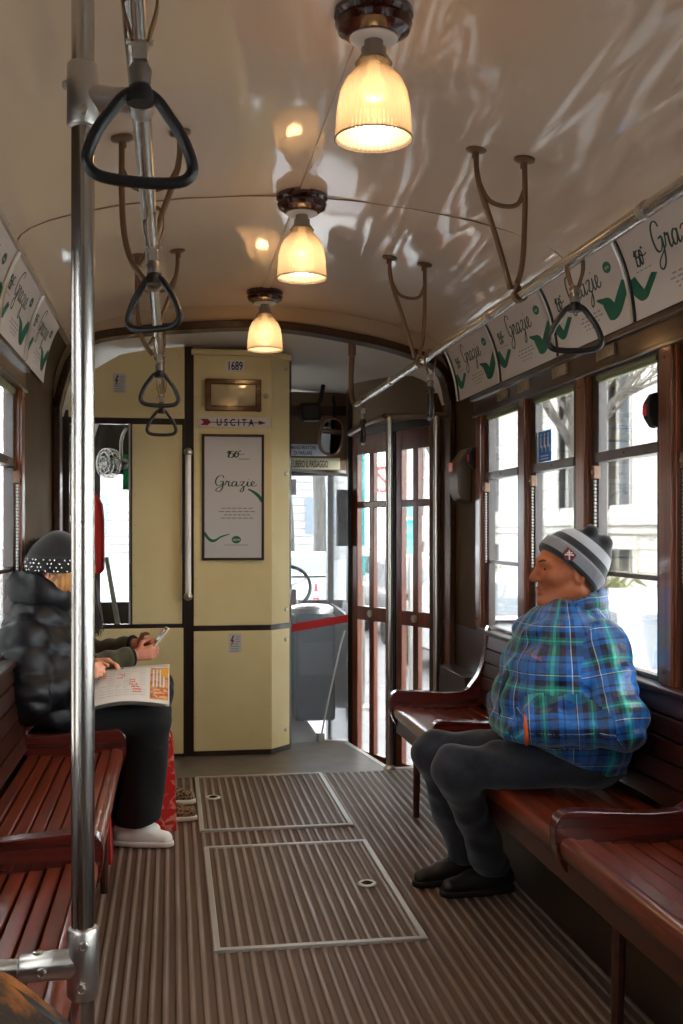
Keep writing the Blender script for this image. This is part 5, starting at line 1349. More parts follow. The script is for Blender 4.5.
def w_coat(P):
    t = chain(P, w_tors, .05) - puff(P[:, 2] + .25 * (P[:, 0] + .9), .10, .014) + .004
    a = np.full(len(P), 9.)
    for B in (w_arm_n, w_arm_f):
        e = chain(P, B, .035); q = []
        for k in (0, 1):
            ax = V3(*B[k][1]) - V3(*B[k][0]); ax /= np.linalg.norm(ax); q.append((P - V3(*B[k][0])) @ ax)
        e = e - np.where(rc(P, *B[0]) < rc(P, *B[1]), puff(q[0] + .05, .105, .016), puff(q[1] + .03, .085, .012)) + .003
        ax = V3(*B[1][1]) - V3(*B[1][0]); ax /= np.linalg.norm(ax)
        a = np.minimum(a, smax(e, ((P - V3(*B[1][1])) @ ax) - .008, .012))
    d = smin(t, a, .02)
    d = d + .003 * np.sin(60 * P[:, 0] + 35 * P[:, 2]) * np.sin(55 * P[:, 1] + 30 * P[:, 2])
    d = smax(d, .475 - P[:, 2], .02)
    return smax(d, -rc(P, (-.94, 4.30, .93), (-.90, 4.30, 1.10), .06, .07), .01)
ct = flesh('padded_coat', COAT, w_coat, (-1.10, 3.90, .44), (-.60, 4.70, 1.0), .008, wom)
def w_col(P):
    c, ax = V3(-.940, 4.30, 1.008), V3(.42, 0, .91); ax /= np.linalg.norm(ax); q = P - c; s = q @ ax; rad = np.linalg.norm(q - s[:, None] * ax, axis=1)
    ang = np.arctan2(q[:, 1], q[:, 0])
    d = np.hypot(rad - .086, s / 1.45) - .044 - .006 * np.abs(np.sin(ang * 3))
    return d
flesh('hood_collar', COAT, w_col, (-1.13, 4.12, .88), (-.74, 4.48, 1.09), .007, ct)
# hat, studs, fur bobble
WN = V3(-.45, 0, .893); WP = V3(.088, 0, .062)
BEAN = cloth('black knit', srgb(26, 24, 26), srgb(18, 17, 19), .9, .5, 60, .3)
def w_hat(P):
    q = (P - WC) @ WR; s = (q - WP) @ WN
    d = ell(q, (-.022, 0, .040), (.118, .100, .112))
    d = smin(d, ell(q, (-.05, 0, .125), (.045, .06, .035)), .05)
    d = smin(d, smax(ell(q, (-.022, 0, .040), (.1235, .105, .117)), np.abs(s - .03) - .03, .008), .006)
    return smax(smax(d, -s, .006), -smax(ell(q, (-.020, 0, .034), (.105, .087, .098)), s - .03, .01), .004)
wh = flesh('knit_hat', BEAN, w_hat, (-1.06, 4.15, .96), (-.70, 4.46, 1.30), .0045, wom)
b = MB(); ST = pbr('shiny stud', (.85, .84, .82, 1), .15, metal=1)
for r_, s_ in enumerate((.008, .022, .036, .050)):
    for k in range(26):
        a = 2 * PI * (k + .5 * (r_ % 2)) / 26 + .06 * math.sin(k * 2.3 + r_)
        # place on the cuff: march outwards from the hat's axis
        uu = V3(.893, 0, .45) * math.cos(a) + V3(0, 1, 0) * math.sin(a); o0 = WP + WN * s_ - V3(.893, 0, .45) * .118
        rr_ = np.arange(.24, .03, -.001); Q_ = WC + (o0[None] + uu[None] * rr_[:, None]) @ WR.T; i_ = int(np.argmax(w_hat(Q_) < 0)); p = Q_[i_]
        b.sphere(p, .0040, 8, 6)
o = b.build('stud_band', ST, wh)
b = MB(); rr = random.Random(11); pc = WC + WR @ V3(-.125, 0, .055)
for k in range(1100):
    d = V3(rr.gauss(0, 1), rr.gauss(0, 1), rr.gauss(0, 1)); d /= np.linalg.norm(d); L = .032 + rr.random() * .026; e = V3(rr.gauss(0, 1), rr.gauss(0, 1), rr.gauss(0, 1)) * .008; s_ = np.cross(d, V3(.3, .5, .8)); s_ /= np.linalg.norm(s_)
    b.add([pc + d * .01 + s_ * .0012, pc + d * .01 - s_ * .0012, pc + d * L * .6 + e * .5 - s_ * .0008, pc + d * L + e + V3(0, 0, -.008), pc + d * L * .6 + e * .5 + s_ * .0008], [(0, 1, 2, 3, 4)])
b.build('fur_bobble', pbr('black fur', srgb(28, 25, 26), .8), wh, smooth=0)
# hair and glasses
HAIR = pbr('blond hair', srgb(206, 152, 84), .45, var=(srgb(150, 100, 50), (60, 60, 8), 4, .4, .6))
b = MB(); rr = random.Random(4)
for sy in (-1, 1):
    b = MB()
    for k in range(46):
        u = k / 45; x0 = .072 - .085 * u; y0 = sy * (.066 + .018 * math.sin(PI * u)); z0 = .062 - .050 * u
        pts = [(x0, y0, z0), (x0 + .004, y0 + sy * .010, z0 - .045), (x0 - .004 + rr.uniform(-.006, .006), y0 + sy * .010, z0 - .09), (x0 - .012 + rr.uniform(-.01, .01), y0 - sy * .002, z0 - .125 - rr.random() * .02)]
        b.tube(catmull([WC + WR @ V3(*p) for p in pts], 3), [.0042 * (1 - .07 * i) for i in range(10)], 5)
    b.build('hair', HAIR, wom)
b = MB()
for sy in (-1, 1):
    cen = V3(.106, sy * .034, .008); b.tube([WC + WR @ (cen + V3(-.006 * abs(math.cos(a)), .024 * math.cos(a), .017 * math.sin(a))) for a in np.linspace(0, 2 * PI, 25)[:-1]], .0013, 6, closed=True)
    b.tube([WC + WR @ V3(*p) for p in ((.100, sy * .060, .012), (.05, sy * .080, .016), (-.01, sy * .084, .012))], .0014, 6)
b.tube([WC + WR @ V3(*p) for p in ((.106, -.010, .010), (.112, 0, .013), (.106, .010, .010))], .0013, 6)
b.build('glasses', M['blackmat'], wom)
BLK = cloth('black trouser cloth', srgb(16, 15, 16), srgb(11, 11, 12), .9, .2, 40, .05)
def w_trs(P):
    Ln = [w_leg_n[0], (w_leg_n[1][0], (-.572, 4.335, .085), .074, .090)]; Lf = [w_leg_f[0], (w_leg_f[1][0], (-.612, 4.45, .09), .074, .086)]
    d = smin(chain(P, Ln, .03), chain(P, Lf, .03), .02); d = smin(d, chain(P, [((-.90, 4.23, .56), (-.90, 4.36, .56), .10, .10)], .04), .04)
    d = d + .004 * np.sin(P[:, 0] * 50 + P[:, 2] * 8) * (P[:, 2] < .42)
    return smax(d, .092 + .22 * np.clip(P[:, 0] + .58, 0, 1) - P[:, 2], .006)
flesh('trousers', BLK, w_trs, (-1.03, 4.08, .05), (-.38, 4.60, .68), .007, wom)
WHT = pbr('white trainer leather', srgb(248, 244, 238), .45); WSO = pbr('white rubber sole', srgb(214, 206, 196), .6)
shoe(wom, (-.635, 4.365, 0), (-.468, 4.312, 0), WHT, WSO, tall=.095, lace=pbr('grey white lace', srgb(186, 180, 174), .8)); shoe(wom, (-.675, 4.470, 0), (-.515, 4.440, 0), WHT, WSO, tall=.095, lace=pbr('white lace far', srgb(226, 222, 218), .8))

# newspaper on her lap
t = thing('newspaper', 'open newspaper with brown picture lying on the lap of the person in black', 'newspaper', (-.58, 4.3, .62))
def npt(u, v, k=0): return V3(-.752 + .302 * u, 4.105 + .36 * v - .01 * k, .575 + .018 * u + .105 * v + .016 * math.sin(PI * u * 1.2) * (1 - v) + .018 * math.sin(v * 3) + k * .006)
PAP = pbr('newsprint', srgb(206, 198, 190), .8); PAP2 = pbr('grey newsprint', srgb(176, 166, 158), .8)
for k, (u1, v1, m) in enumerate(((.97, 1.0, PAP2), (1.0, .98, PAP), (.985, .93, PAP2), (1.0, .80, PAP))):
    b = MB(); b.grid(lambda u, v: npt(u * u1, v * v1, k), 12, 12); b.grid(lambda u, v: npt(u * u1, v * v1, k) - V3(0, 0, .0015), 12, 12); b.build('page', m, t, smooth=60)
def nrect(nm, u0, u1, v0, v1, m, e=.0012):
    b = MB(); b.grid(lambda u, v: npt(u0 + (u1 - u0) * u, v0 + (v1 - v0) * v, 3) + V3(0, 0, e), 6, 6); return b.build(nm, m, t, smooth=60)
nrect('picture', .76, .985, .05, .76, pbr('brown press picture', srgb(150, 96, 60), .7, var=(srgb(206, 150, 96), (40, 40, 40), 3, .4, .6)))
nrect('picture', .90, .985, .50, .74, pbr('orange press picture', srgb(214, 150, 40), .7), .0022)
nrect('picture', .80, .96, .08, .24, pbr('pale food picture', srgb(214, 160, 110), .7, var=(srgb(170, 70, 40), (70, 70, 70), 3, .45, .6)), .0022)
b = MB()
for j in range(4):
    u0 = .79 + .043 * j; b.grid(lambda u, v: npt(u0 + .02 * u, .28 + .42 * v, 3) + V3(0, 0, .0018), 1, 6)
b.build('picture_caption', PAP, t)
b = MB(); rr = random.Random(9)
for u0, v0, n in ((.10, .62, 3), (.34, .58, 3), (.50, .42, 4), (.55, .26, 3)):
    for k in range(n):
        for j in range(4):
            a0 = u0 + j * .026; vv0 = v0 - k * .05; w_ = .018 + rr.random() * .006
            if rr.random() < .8: b.grid(lambda u, v: npt(a0 + w_ * u, vv0 + .026 * v, 3) + V3(0, 0, .0012), 1, 1)
b.build('orange_print', pbr('orange print', srgb(200, 90, 50), .7), t, smooth=0)
b = MB()
for c_ in range(7):
    for k in range(14):
        a0 = .03 + .098 * c_; v0 = .76 - k * .05
        if c_ in (1, 3, 5) and 2 < k < 9: continue
        w_ = .085 * (1 if k % 5 else .6); b.grid(lambda u, v: npt(a0 + w_ * u, v0 + .013 * v, 3) + V3(0, 0, .001), 3, 1)
b.build('small_print', pbr('grey news print', srgb(176, 170, 164), .8), t, smooth=0)
b = MB(); b.grid(lambda u, v: npt(.30 + .05 * u, .83 + .07 * v, 2) + V3(0, 0, .0012), 1, 1); b.grid(lambda u, v: npt(.37 + .03 * u, .84 + .06 * v, 2) + V3(0, 0, .0012), 1, 1); b.build('headline', M['blackink'], t, smooth=0)

# ================================================================== the person with the phone
PC = V3(-.880, 4.88, 1.085); PR = rot(-.05, .50)
phf = head_sdf(PC, PR, 1)
p_arm_n = [((-.90, 4.725, .845), (-.835, 4.665, .660), .070, .060), ((-.835, 4.665, .660), (-.615, 4.785, .700), .058, .042)]
p_arm_f = [((-.90, 5.035, .845), (-.835, 5.095, .675), .070, .060), ((-.835, 5.095, .675), (-.610, 4.935, .735), .058, .042)]
p_leg_n = [((-.87, 4.80, .545), (-.505, 4.755, .545), .085, .064), ((-.505, 4.755, .545), (-.520, 4.715, .10), .060, .042)]
p_leg_f = [((-.87, 4.97, .545), (-.505, 4.995, .545), .085, .064), ((-.505, 4.995, .545), (-.520, 5.005, .10), .060, .042)]
phn = hand_bones((-.605, 4.79, .703), (.88, .22, .12), (.15, -.95, -.1), (-.1, .1, 1), .72, s=.90); phf_ = hand_bones((-.600, 4.93, .735), (.85, -.45, .05), (.2, .95, .0), (-.1, -.1, 1), .72, s=.90)
def p_body(P):
    d = phf(P)
    d = smin(d, chain(P, [((-.89, 4.84, .56), (-.91, 4.83, .84), .10, .085), ((-.89, 4.93, .56), (-.91, 4.93, .84), .10, .085), ((-.90, 4.88, .86), (-.93, 4.88, .98), .08, .055)], .05), .03)
    for B in (slim(p_arm_n, .65), slim(p_arm_f, .65)): d = smin(d, chain(P, B, .02), .02)
    for B in (slim(p_leg_n, .8), slim(p_leg_f, .8)): d = smin(d, chain(P, B, .02), .03)
    for hb in (phn, phf_): d = smin(d, hand_sdf(P, hb), .008)
    for y in (4.715, 5.005): d = smin(d, rc(P, (-.53, y, .065), (-.43, y, .038), .026, .015), .02)
    return d
SK3 = skin_mat('rosy skin', srgb(206, 132, 104), srgb(186, 112, 86))
pho = flesh('person', SK3, p_body, (-1.02, 4.58, 0), (-.36, 5.2, 1.25), .0048, loc=(-.87, 4.88, 0))
tag(pho, 'person in olive jacket typing on a phone, behind the person with the newspaper', 'person')
eyes(pho, PC, PR, pbr('dark iris', srgb(50, 36, 28), .2)); brows(pho, PC, PR, pbr('dark brow hair', srgb(50, 34, 24), .8))
OLV = cloth('olive cotton', srgb(70, 66, 40), srgb(54, 51, 31), .85, .4, 30)
def p_jkt(P):
    t = chain(P, [((-.885, 4.825, .54), (-.905, 4.825, .86), .125, .105), ((-.885, 4.94, .54), (-.905, 4.94, .86), .125, .105), ((-.905, 4.88, .87), (-.92, 4.88, .955), .10, .075)], .05)
    a = np.full(len(P), 9.)
    for B in (p_arm_n, p_arm_f):
        ax = V3(*B[1][1]) - V3(*B[1][0]); ax /= np.linalg.norm(ax); s = (P - V3(*B[1][0])) @ ax
        a = np.minimum(a, smax(chain(P, B, .03) + .0035 * np.sin(s * 75), s - np.linalg.norm(V3(*B[1][1]) - V3(*B[1][0])) - .006, .01))
    d = smax(smin(t, a, .02), .50 - P[:, 2], .02)
    return smax(d, -rc(P, (-.925, 4.88, .93), (-.92, 4.88, 1.08), .058, .066), .01)
pj = flesh('jacket', OLV, p_jkt, (-1.06, 4.56, .46), (-.55, 5.20, 1.0), .007, pho)
for B in (p_arm_n, p_arm_f):
    ax = V3(*B[1][1]) - V3(*B[1][0]); ax /= np.linalg.norm(ax); n1 = np.cross(V3(0, 0, 1), ax); n1 /= np.linalg.norm(n1); n2 = np.cross(ax, n1); c_ = V3(*B[1][1])
    b = MB(); b.tube([c_ + (math.cos(a) * n1 + math.sin(a) * n2) * .036 for a in np.linspace(0, 2 * PI, 25)[:-1]], .009, 8, closed=True); b.build('cuff', BLK, pj)
HB = pbr('dark brown hair', srgb(64, 40, 26), .45, var=(srgb(36, 22, 14), (60, 60, 8), 4, .4, .6))
def p_hair(P):
    q = (P - PC) @ PR; d = ell(q, (-.02, 0, .042), (.108, .092, .102)); d = smax(d, -rc(q, (.16, 0, -.02), (.06, 0, -.05), .085, .066), .015)
    return smax(d, -(q[:, 2] + .02 + .4 * (q[:, 0] > -.02) * 0), .02)
hh = flesh('hair', HB, p_hair, (-1.06, 4.74, .95), (-.72, 5.02, 1.26), .006, pho)
b = MB(); rr = random.Random(6)
for sy in (-1, 1):
    for k in range(60):
        u = k / 59; x0 = .045 - .11 * u; y0 = sy * .083; p0 = PC + PR @ V3(x0, y0, .045)
        e = V3(rr.uniform(-.012, .012), sy * rr.uniform(0, .02), 0)
        p3 = V3(-.742 - .10 * u, 4.88 + sy * (.11 + rr.random() * .02), .775 + rr.random() * .06); b.tube(catmull([p0, p0 * .66 + p3 * .34 + V3(.012, sy * .02, .0) + e, p0 * .3 + p3 * .7 + e, p3], 4), [.0055 * (1 - .06 * i) for i in range(13)], 5)
b.build('long_locks', HB, hh)
NVY = cloth('black navy denim', srgb(26, 28, 36), srgb(18, 20, 26), .85, .2, 40, .05)
def p_trs(P):
    d = smin(chain(P, p_leg_n, .03), chain(P, p_leg_f, .03), .02); d = smin(d, chain(P, [((-.89, 4.83, .56), (-.89, 4.94, .56), .10, .10)], .04), .04) - .004
    return smax(d, .10 - P[:, 2], .006)
flesh('trousers', NVY, p_trs, (-1.03, 4.64, .06), (-.40, 5.12, .68), .007, pho)
LEO = pbr('leopard print cloth', srgb(128, 100, 70), .8, var=(srgb(40, 26, 18), (90, 90, 90), 2, .5, .54))
for y in (4.715, 5.005): shoe(pho, (-.550, y - .02, 0), (-.368, y - .03, 0), LEO, pbr('pale sole', srgb(196, 186, 170), .7), tall=.075)
b = MB(); pc_ = V3(-.500, 4.845, .765); pu = V3(.62, .1, .78); pu /= np.linalg.norm(pu); pw = V3(-.15, .95, 0); pw = pw - pu * (pw @ pu); pw /= np.linalg.norm(pw); pn = np.cross(pu, pw)
t = thing('smartphone', 'smartphone held in the hands of the person in olive jacket', 'phone', tuple(pc_))
b.obox(pc_, pu, pw, pn, .068, .034, .0042); b.build('body', M['white_enamel'], t, bevel=.003)
b = MB(); s_ = 1 if pn[2] > 0 else -1; b.obox(pc_ + pn * s_ * .0045, pu, pw, pn, .062, .031, .0004); b.build('screen', pbr('phone screen', srgb(30, 34, 40), .1), t)

# ================================================================== bags
def carrier(x0, x1, y0, y1, h, label, mat, hand):
    t = thing('shopping_bag', label, 'bag', ((x0 + x1) / 2, (y0 + y1) / 2, .005))
    b = MB(); z0 = .005; dx = .006
    P_ = lambda x, y, z: (x, y, z)
    outer = [(x0, y0), (x1, y0), (x1, y1), (x0, y1)]; cx, cy = (x0 + x1) / 2, (y0 + y1) / 2
    def ring(z, k, ins=0): return [(cx + (x - cx) * k * (1 - ins) + .004 * math.sin(9 * z + i), cy + (y - cy) * (1 - ins) + .004 * math.cos(11 * z + i), z) for i, (x, y) in enumerate(outer)]
    lv = [ring(z0 + h * q, 1 - .12 * q) for q in np.linspace(0, 1, 7)] + [ring(z0 + h * q, 1 - .12 * q, .04) for q in np.linspace(1, .05, 6)]
    v = [p for r in lv for p in r]; f = [(3, 2, 1, 0)]
    for i in range(len(lv) - 1):
        for k in range(4): f.append((4 * i + k, 4 * i + (k + 1) % 4, 4 * i + 4 + (k + 1) % 4, 4 * i + 4 + k))
    f.append(tuple(4 * (len(lv) - 1) + k for k in range(4))); b.add(v, f); b.build('sack', mat, t, smooth=0)
    for s_ in (0, 1):
        yy = y0 if s_ == 0 else y1
        b = MB(); b.tube(catmull([(cx - .03, yy, z0 + h - .02), (cx - .026, yy + .01, z0 + h + .03), (cx, yy + .015, z0 + h + .05), (cx + .026, yy + .01, z0 + h + .03), (cx + .03, yy, z0 + h - .02)], 5), .004, 8); b.build('handle', hand, t)
def floral():
    t = NT('red paper with pale floral print'); bs = t.node('ShaderNodeBsdfPrincipled'); bs.inputs['Roughness'].default_value = .45
    tc = t.node('ShaderNodeTexCoord'); vo = t.node('ShaderNodeTexVoronoi'); vo.feature = 'SMOOTH_F1'; vo.inputs['Scale'].default_value = 36
    nz = t.node('ShaderNodeTexNoise'); nz.inputs['Scale'].default_value = 30; t.link(tc.outputs['Object'], nz.inputs['Vector'])
    ad = t.node('ShaderNodeVectorMath', operation='ADD'); sc = t.node('ShaderNodeVectorMath', operation='SCALE'); sc.inputs['Scale'].default_value = .06
    t.link(nz.outputs[1], sc.inputs[0]); t.link(tc.outputs['Object'], ad.inputs[0]); t.link(sc.outputs[0], ad.inputs[1]); t.link(ad.outputs[0], vo.inputs['Vector'])
    mr = t.node('ShaderNodeMapRange'); mr.inputs[1].default_value = .46; mr.inputs[2].default_value = .56; mr.inputs[4].default_value = .75; t.link(vo.outputs[0], mr.inputs[0])
    mx = t.node('ShaderNodeMix', data_type='RGBA'); mx.inputs[6].default_value = srgb(206, 28, 24); mx.inputs[7].default_value = srgb(240, 160, 140)
    t.link(mr.outputs[0], mx.inputs[0]); t.link(mx.outputs[2], bs.inputs['Base Color']); t.link(bs.outputs[0], t.out.inputs[0]); return t.m
carrier(-.515, -.425, 4.52, 4.685, .345, 'red paper shopping bag with pale floral print beside the white shoe', floral(), M['red'])
carrier(-.80, -.668, 4.10, 4.27, .33, 'plain red bag tucked under the left bench behind the black trouser leg', pbr('plain red bag', srgb(176, 24, 24), .5), pbr('pale bag cord', srgb(206, 190, 170), .6))
# worn leather bag in the near left corner
LEA = pbr('worn dark leather', srgb(34, 22, 13), .6, spec=.3, var=(srgb(140, 82, 24), (12, 12, 18), 6, .48, .66), bump=((40, 40, 40), .4, .004))
t = thing('leather_bag', 'worn dark brown leather bag in the near left corner', 'bag', (-.80, 1.16, .45))
def lbag(P): 
    q = np.abs(P - V3(-.76, 1.22, .585)) - V3(.165, .135, .080); d = np.linalg.norm(np.maximum(q, 0), axis=1) + np.minimum(q.max(1), 0) - .055
    d = smax(d, (P[:, 0] + .652) * .665 + (P[:, 2] - .722) * .747, .04)
    return smax(d + .004 * np.sin(40 * P[:, 0]) * np.sin(30 * P[:, 2]), .453 - P[:, 2], .02)
flesh('body', LEA, lbag, (-1.02, .96, .43), (-.5, 1.46, .77), .008, t)
b = MB(); b.tube(catmull([(-.978, 1.33, .50), (-.970, 1.34, .62), (-.92, 1.345, .705), (-.76, 1.35, .722), (-.68, 1.35, .715), (-.62, 1.35, .682), (-.566, 1.35, .630), (-.546, 1.345, .58), (-.543, 1.34, .5)], 6), .008, 8); b.build('welt', M['black'], t)
b = MB(); b.tube(catmull([(-.90, 1.12, .715), (-.89, 1.11, .76), (-.80, 1.10, .785), (-.71, 1.11, .76), (-.70, 1.12, .715)], 6), .010, 8); b.build('handle', M['black'], t)
# ================================================================== the street outside
ZG = -.75
M['asphalt'] = pbr('wet grey asphalt', srgb(128, 128, 130), .5, var=(srgb(108, 108, 110), (2, 2, 2), 4, .4, .6))
M['paving'] = pbr('pale paving', srgb(176, 172, 166), .7)
b = MB(); b.box(-40, 40, -30, 120, ZG - .2, ZG); struct('ground', b, M['asphalt'])
b = MB(); b.box(6.6, 10.2, -30, 120, ZG - .1, ZG + .14); b.box(-9.2, -7, -30, 120, ZG - .1, ZG + .14); struct('ground_pavement', b, M['paving'])

def stone(name, c1, c2, mortar):
    t = NT(name); bs = t.node('ShaderNodeBsdfPrincipled'); bs.inputs['Roughness'].default_value = .85
    tc = t.node('ShaderNodeTexCoord'); sp = t.node('ShaderNodeSeparateXYZ'); t.link(tc.outputs['Object'], sp.inputs[0])
    cb = t.node('ShaderNodeCombineXYZ'); t.link(sp.outputs[1], cb.inputs[0]); t.link(sp.outputs[2], cb.inputs[1])
    br = t.node('ShaderNodeTexBrick'); br.inputs['Color1'].default_value = c1; br.inputs['Color2'].default_value = c2; br.inputs['Mortar'].default_value = mortar
    br.inputs['Scale'].default_value = 1; br.inputs['Brick Width'].default_value = 1.1; br.inputs['Row Height'].default_value = .52; br.inputs['Mortar Size'].default_value = .025
    t.link(cb.outputs[0], br.inputs['Vector']); t.link(br.outputs[0], bs.inputs['Base Color'])
    bp = t.node('ShaderNodeBump'); bp.inputs['Distance'].default_value = .05; bp.invert = True; t.link(br.outputs[1], bp.inputs['Height']); t.link(bp.outputs[0], bs.inputs['Normal'])
    t.link(bs.outputs[0], t.out.inputs[0]); return t.m
M['stone'] = stone('pale rusticated stone', srgb(226, 222, 214), srgb(214, 210, 202), srgb(176, 172, 166))
M['stone2'] = stone('grey stone', srgb(140, 138, 136), srgb(130, 128, 126), srgb(104, 102, 100))
M['win_dark'] = pbr('dark street window glass', srgb(96, 104, 112), .1, coat=.4)
M['win_frame'] = pbr('pale window frame', srgb(206, 202, 196), .6)
def facade(xf, dirx, ys, y0, y1, mat, label, first_w=1.5, H=15):
    t = thing('building', label, 'building', (xf + dirx * 3, (y0 + y1) / 2, ZG))
    rows = [(.25, .80), (1.85, 5.3), (7.4, 10.2)]
    b = MB(); hw = first_w / 2; e = [y0] + [v for y in ys for v in (y - hw, y + hw)] + [y1]
    for k in range(0, len(e), 2): b.box(xf, xf + dirx * .5, e[k], e[k + 1], ZG, H)
    zz = [ZG] + [v for r in rows for v in r] + [H]
    for y in ys:
        for k in range(0, len(zz), 2): b.box(xf + dirx * .04, xf + dirx * .5, y - hw, y + hw, zz[k], zz[k + 1])
    b.box(xf + dirx * .45, xf + dirx * 6, y0, y1, ZG, H)
    b.build('wall', mat, t, smooth=0)
    b = MB()
    for z in (1.35, 5.9, 11): b.box(xf - dirx * .16, xf + dirx * .1, y0, y1, z, z + .28); b.box(xf - dirx * .09, xf + dirx * .1, y0, y1, z - .2, z)
    b.build('cornice', M['win_frame'], t, bevel=.03)
    for y in ys:
        for r, (a, c) in enumerate(rows):
            g = MB(); g.box(xf + dirx * .28, xf + dirx * .32, y - hw, y + hw, a, c); w = g.build('window', M['win_dark'], t)
            g = MB()
            g.box(xf + dirx * .22, xf + dirx * .3, y - .04, y + .04, a, c)
            for s_ in (-1, 1): g.box(xf - dirx * .05, xf + dirx * .2, y + s_ * hw, y + s_ * (hw + .22), a - .1, c + .15)
            g.box(xf - dirx * .08, xf + dirx * .2, y - hw - .25, y + hw + .25, c, c + .3)
            g.build('surround', M['win_frame'], w)
facade(10, 1, [10.5 + 3.4 * k for k in range(12)], 4, 52, M['stone'], 'pale stone building with tall grey windows across the street on the right')
facade(-9.5, -1, [6 + 3.4 * k for k in range(9)], -6, 40, M['stone2'], 'grey stone building across the street on the left')
t = thing('building', 'pale distant building closing the street beyond the windscreen', 'building', (0, 75, ZG))
b = MB(); b.box(-9, 12, 72, 78, ZG, 14); b.build('wall', M['stone2'], t, smooth=0)
for k in range(5):
    for z in (1, 5, 9): g = MB(); g.box(-6 + 3.6 * k, -4.6 + 3.6 * k, 71.9, 72.1, z, z + 2.4); g.build('window', M['win_dark'], t)
# hedge in front of the right-hand building
b = MB(); rr = random.Random(3)
for k in range(900):
    p = V3(8.6 + rr.uniform(-.5, .5), rr.uniform(8, 40), ZG + .2 + rr.random() * .75); a = V3(rr.uniform(-1, 1), rr.uniform(-1, 1), rr.uniform(-1, 1)); c = V3(rr.uniform(-1, 1), rr.uniform(-1, 1), rr.uniform(-1, 1))
    b.add([p, p + a * .35, p + c * .35], [(0, 1, 2)])
b.box(8.2, 9.0, 8, 40, ZG, ZG + .6)
tag(b.build('hedge', pbr('olive hedge', srgb(120, 128, 84), .8), None, smooth=0, loc=(8.6, 24, ZG)), 'low olive hedge before the pale stone building', 'hedge', kind='stuff')

# ------------------------------------------------------------------ cars
def car(x, y, col, label, rot=0, van=False):
    t = thing('car', label, 'car', (x, y, ZG), 'cars in the street')
    c, s = math.cos(rot), math.sin(rot)
    def T(px, py, pz): return (x + px * c - py * s, y + px * s + py * c, ZG + pz)
    m = pbr('car paint ' + label[:12], col, .3, coat=1)
    hood = [(-2.1, .32), (-2.12, .62), (-2.05, .80), (-1.25, .92), (1.15, .95), (1.95, .86), (2.12, .70), (2.14, .32)]
    b = MB(); W = .87
    v = []
    for sx in (-1, 1):
        for py, pz in hood: v.append(T(sx * W * (.93 if pz < .4 else 1 if pz < .75 else .95), py, pz))
    n = len(hood); f = [tuple(range(n))[::-1], tuple(range(n, 2 * n))] + [(i, (i + 1) % n, n + (i + 1) % n, n + i) for i in range(n)]
    b.add(v, f); b.build('body', m, t, bevel=.05, bseg=3)
    roof = [(-1.75, .90), (-1.25, 1.38), (-.9, 1.45), (.25, 1.46), (.55, 1.40), (1.25, .93)]
    b = MB(); v = []
    for sx in (-1, 1):
        for py, pz in roof: v.append(T(sx * (W * .94 - (pz - .9) * .32), py, pz))
    n = len(roof); f = [tuple(range(n))[::-1], tuple(range(n, 2 * n))] + [(i, (i + 1) % n, n + (i + 1) % n, n + i) for i in range(n)]
    b.add(v, f); b.build('roof', m, t, bevel=.03)
    def quad(nm, P_): g = MB(); g.add([T(*p) for p in P_], [tuple(range(len(P_)))]); g.build(nm, M['win_dark'], t, smooth=0)
    for sx in (-1, 1):
        xx = lambda pz: sx * (W * .94 - (pz - .9) * .32 + .006)
        quad('side_window', [(xx(.97), -1.45, .97), (xx(1.34), -1.12, 1.34), (xx(1.37), -.3, 1.37), (xx(.97), -.3, .97)])
        quad('side_window', [(xx(.97), -.2, .97), (xx(1.37), -.2, 1.37), (xx(1.35), .42, 1.35), (xx(.97), 1.0, .97)])
    quad('windscreen', [(-.70, 1.20, .97), (.70, 1.20, .97), (.60, .62, 1.39), (-.60, .62, 1.39)])
    quad('rear_window', [(-.68, -1.70, .96), (.68, -1.70, .96), (.58, -1.32, 1.34), (-.58, -1.32, 1.34)])
    for sx in (-1, 1):
        for py in (-1.3, 1.32):
            g = MB(); g.lathe([(.2, -.1), (.30, -.1), (.315, -.08), (.315, .08), (.30, .1), (.2, .1), (.18, .08), (0, .09)], T(sx * .80, py, .315), 20, (sx * c, sx * s, 0)); g.build('wheel', M['blackmat'], t)
        g = MB(); g.obox(T(sx * .62, -2.10, .68), (c, s, 0), (-s, c, 0), (0, 0, 1), .14, .04, .07); g.build('tail_light', M['red'], t, bevel=.01)
        g = MB(); g.obox(T(sx * .62, 2.08, .68), (c, s, 0), (-s, c, 0), (0, 0, 1), .14, .05, .06); g.build('head_light', M['white_enamel'], t, bevel=.01)
car(3.75, 9.3, srgb(222, 224, 226), 'white car parked beside the tram, behind the man')
car(3.85, 14.4, srgb(190, 192, 194), 'silver car parked second along the kerb on the right')
car(4.1, 19.8, srgb(88, 92, 98), 'dark grey car parked along the kerb seen through the door')
car(5.0, 26.5, srgb(206, 208, 210), 'pale car parked farther along the kerb')
car(2.75, 27.5, srgb(214, 216, 218), 'white car ahead in the street seen through the windscreen')
car(-3.6, 11, srgb(150, 156, 164), 'grey car in the street on the left side')
# traffic cone
t = thing('traffic_cone', 'red and white traffic cone ahead in the street', 'cone', (2.35, 21.0, ZG))
for z0, z1, r0, r1, m in ((.03, .3, .17, .125, 'red'), (.3, .5, .125, .09, 'white_enamel'), (.5, .68, .09, .06, 'red'), (.68, .8, .06, .04, 'white_enamel'), (.8, .95, .04, .02, 'red')):
    b = MB(); b.lathe([(r0, z0), (r1, z1)], (2.35, 21, ZG), 16); b.build('band', M[m], t)
b = MB(); b.box(2.12, 2.58, 20.77, 21.23, ZG, ZG + .035); b.build('base', M['red'], t, bevel=.01)
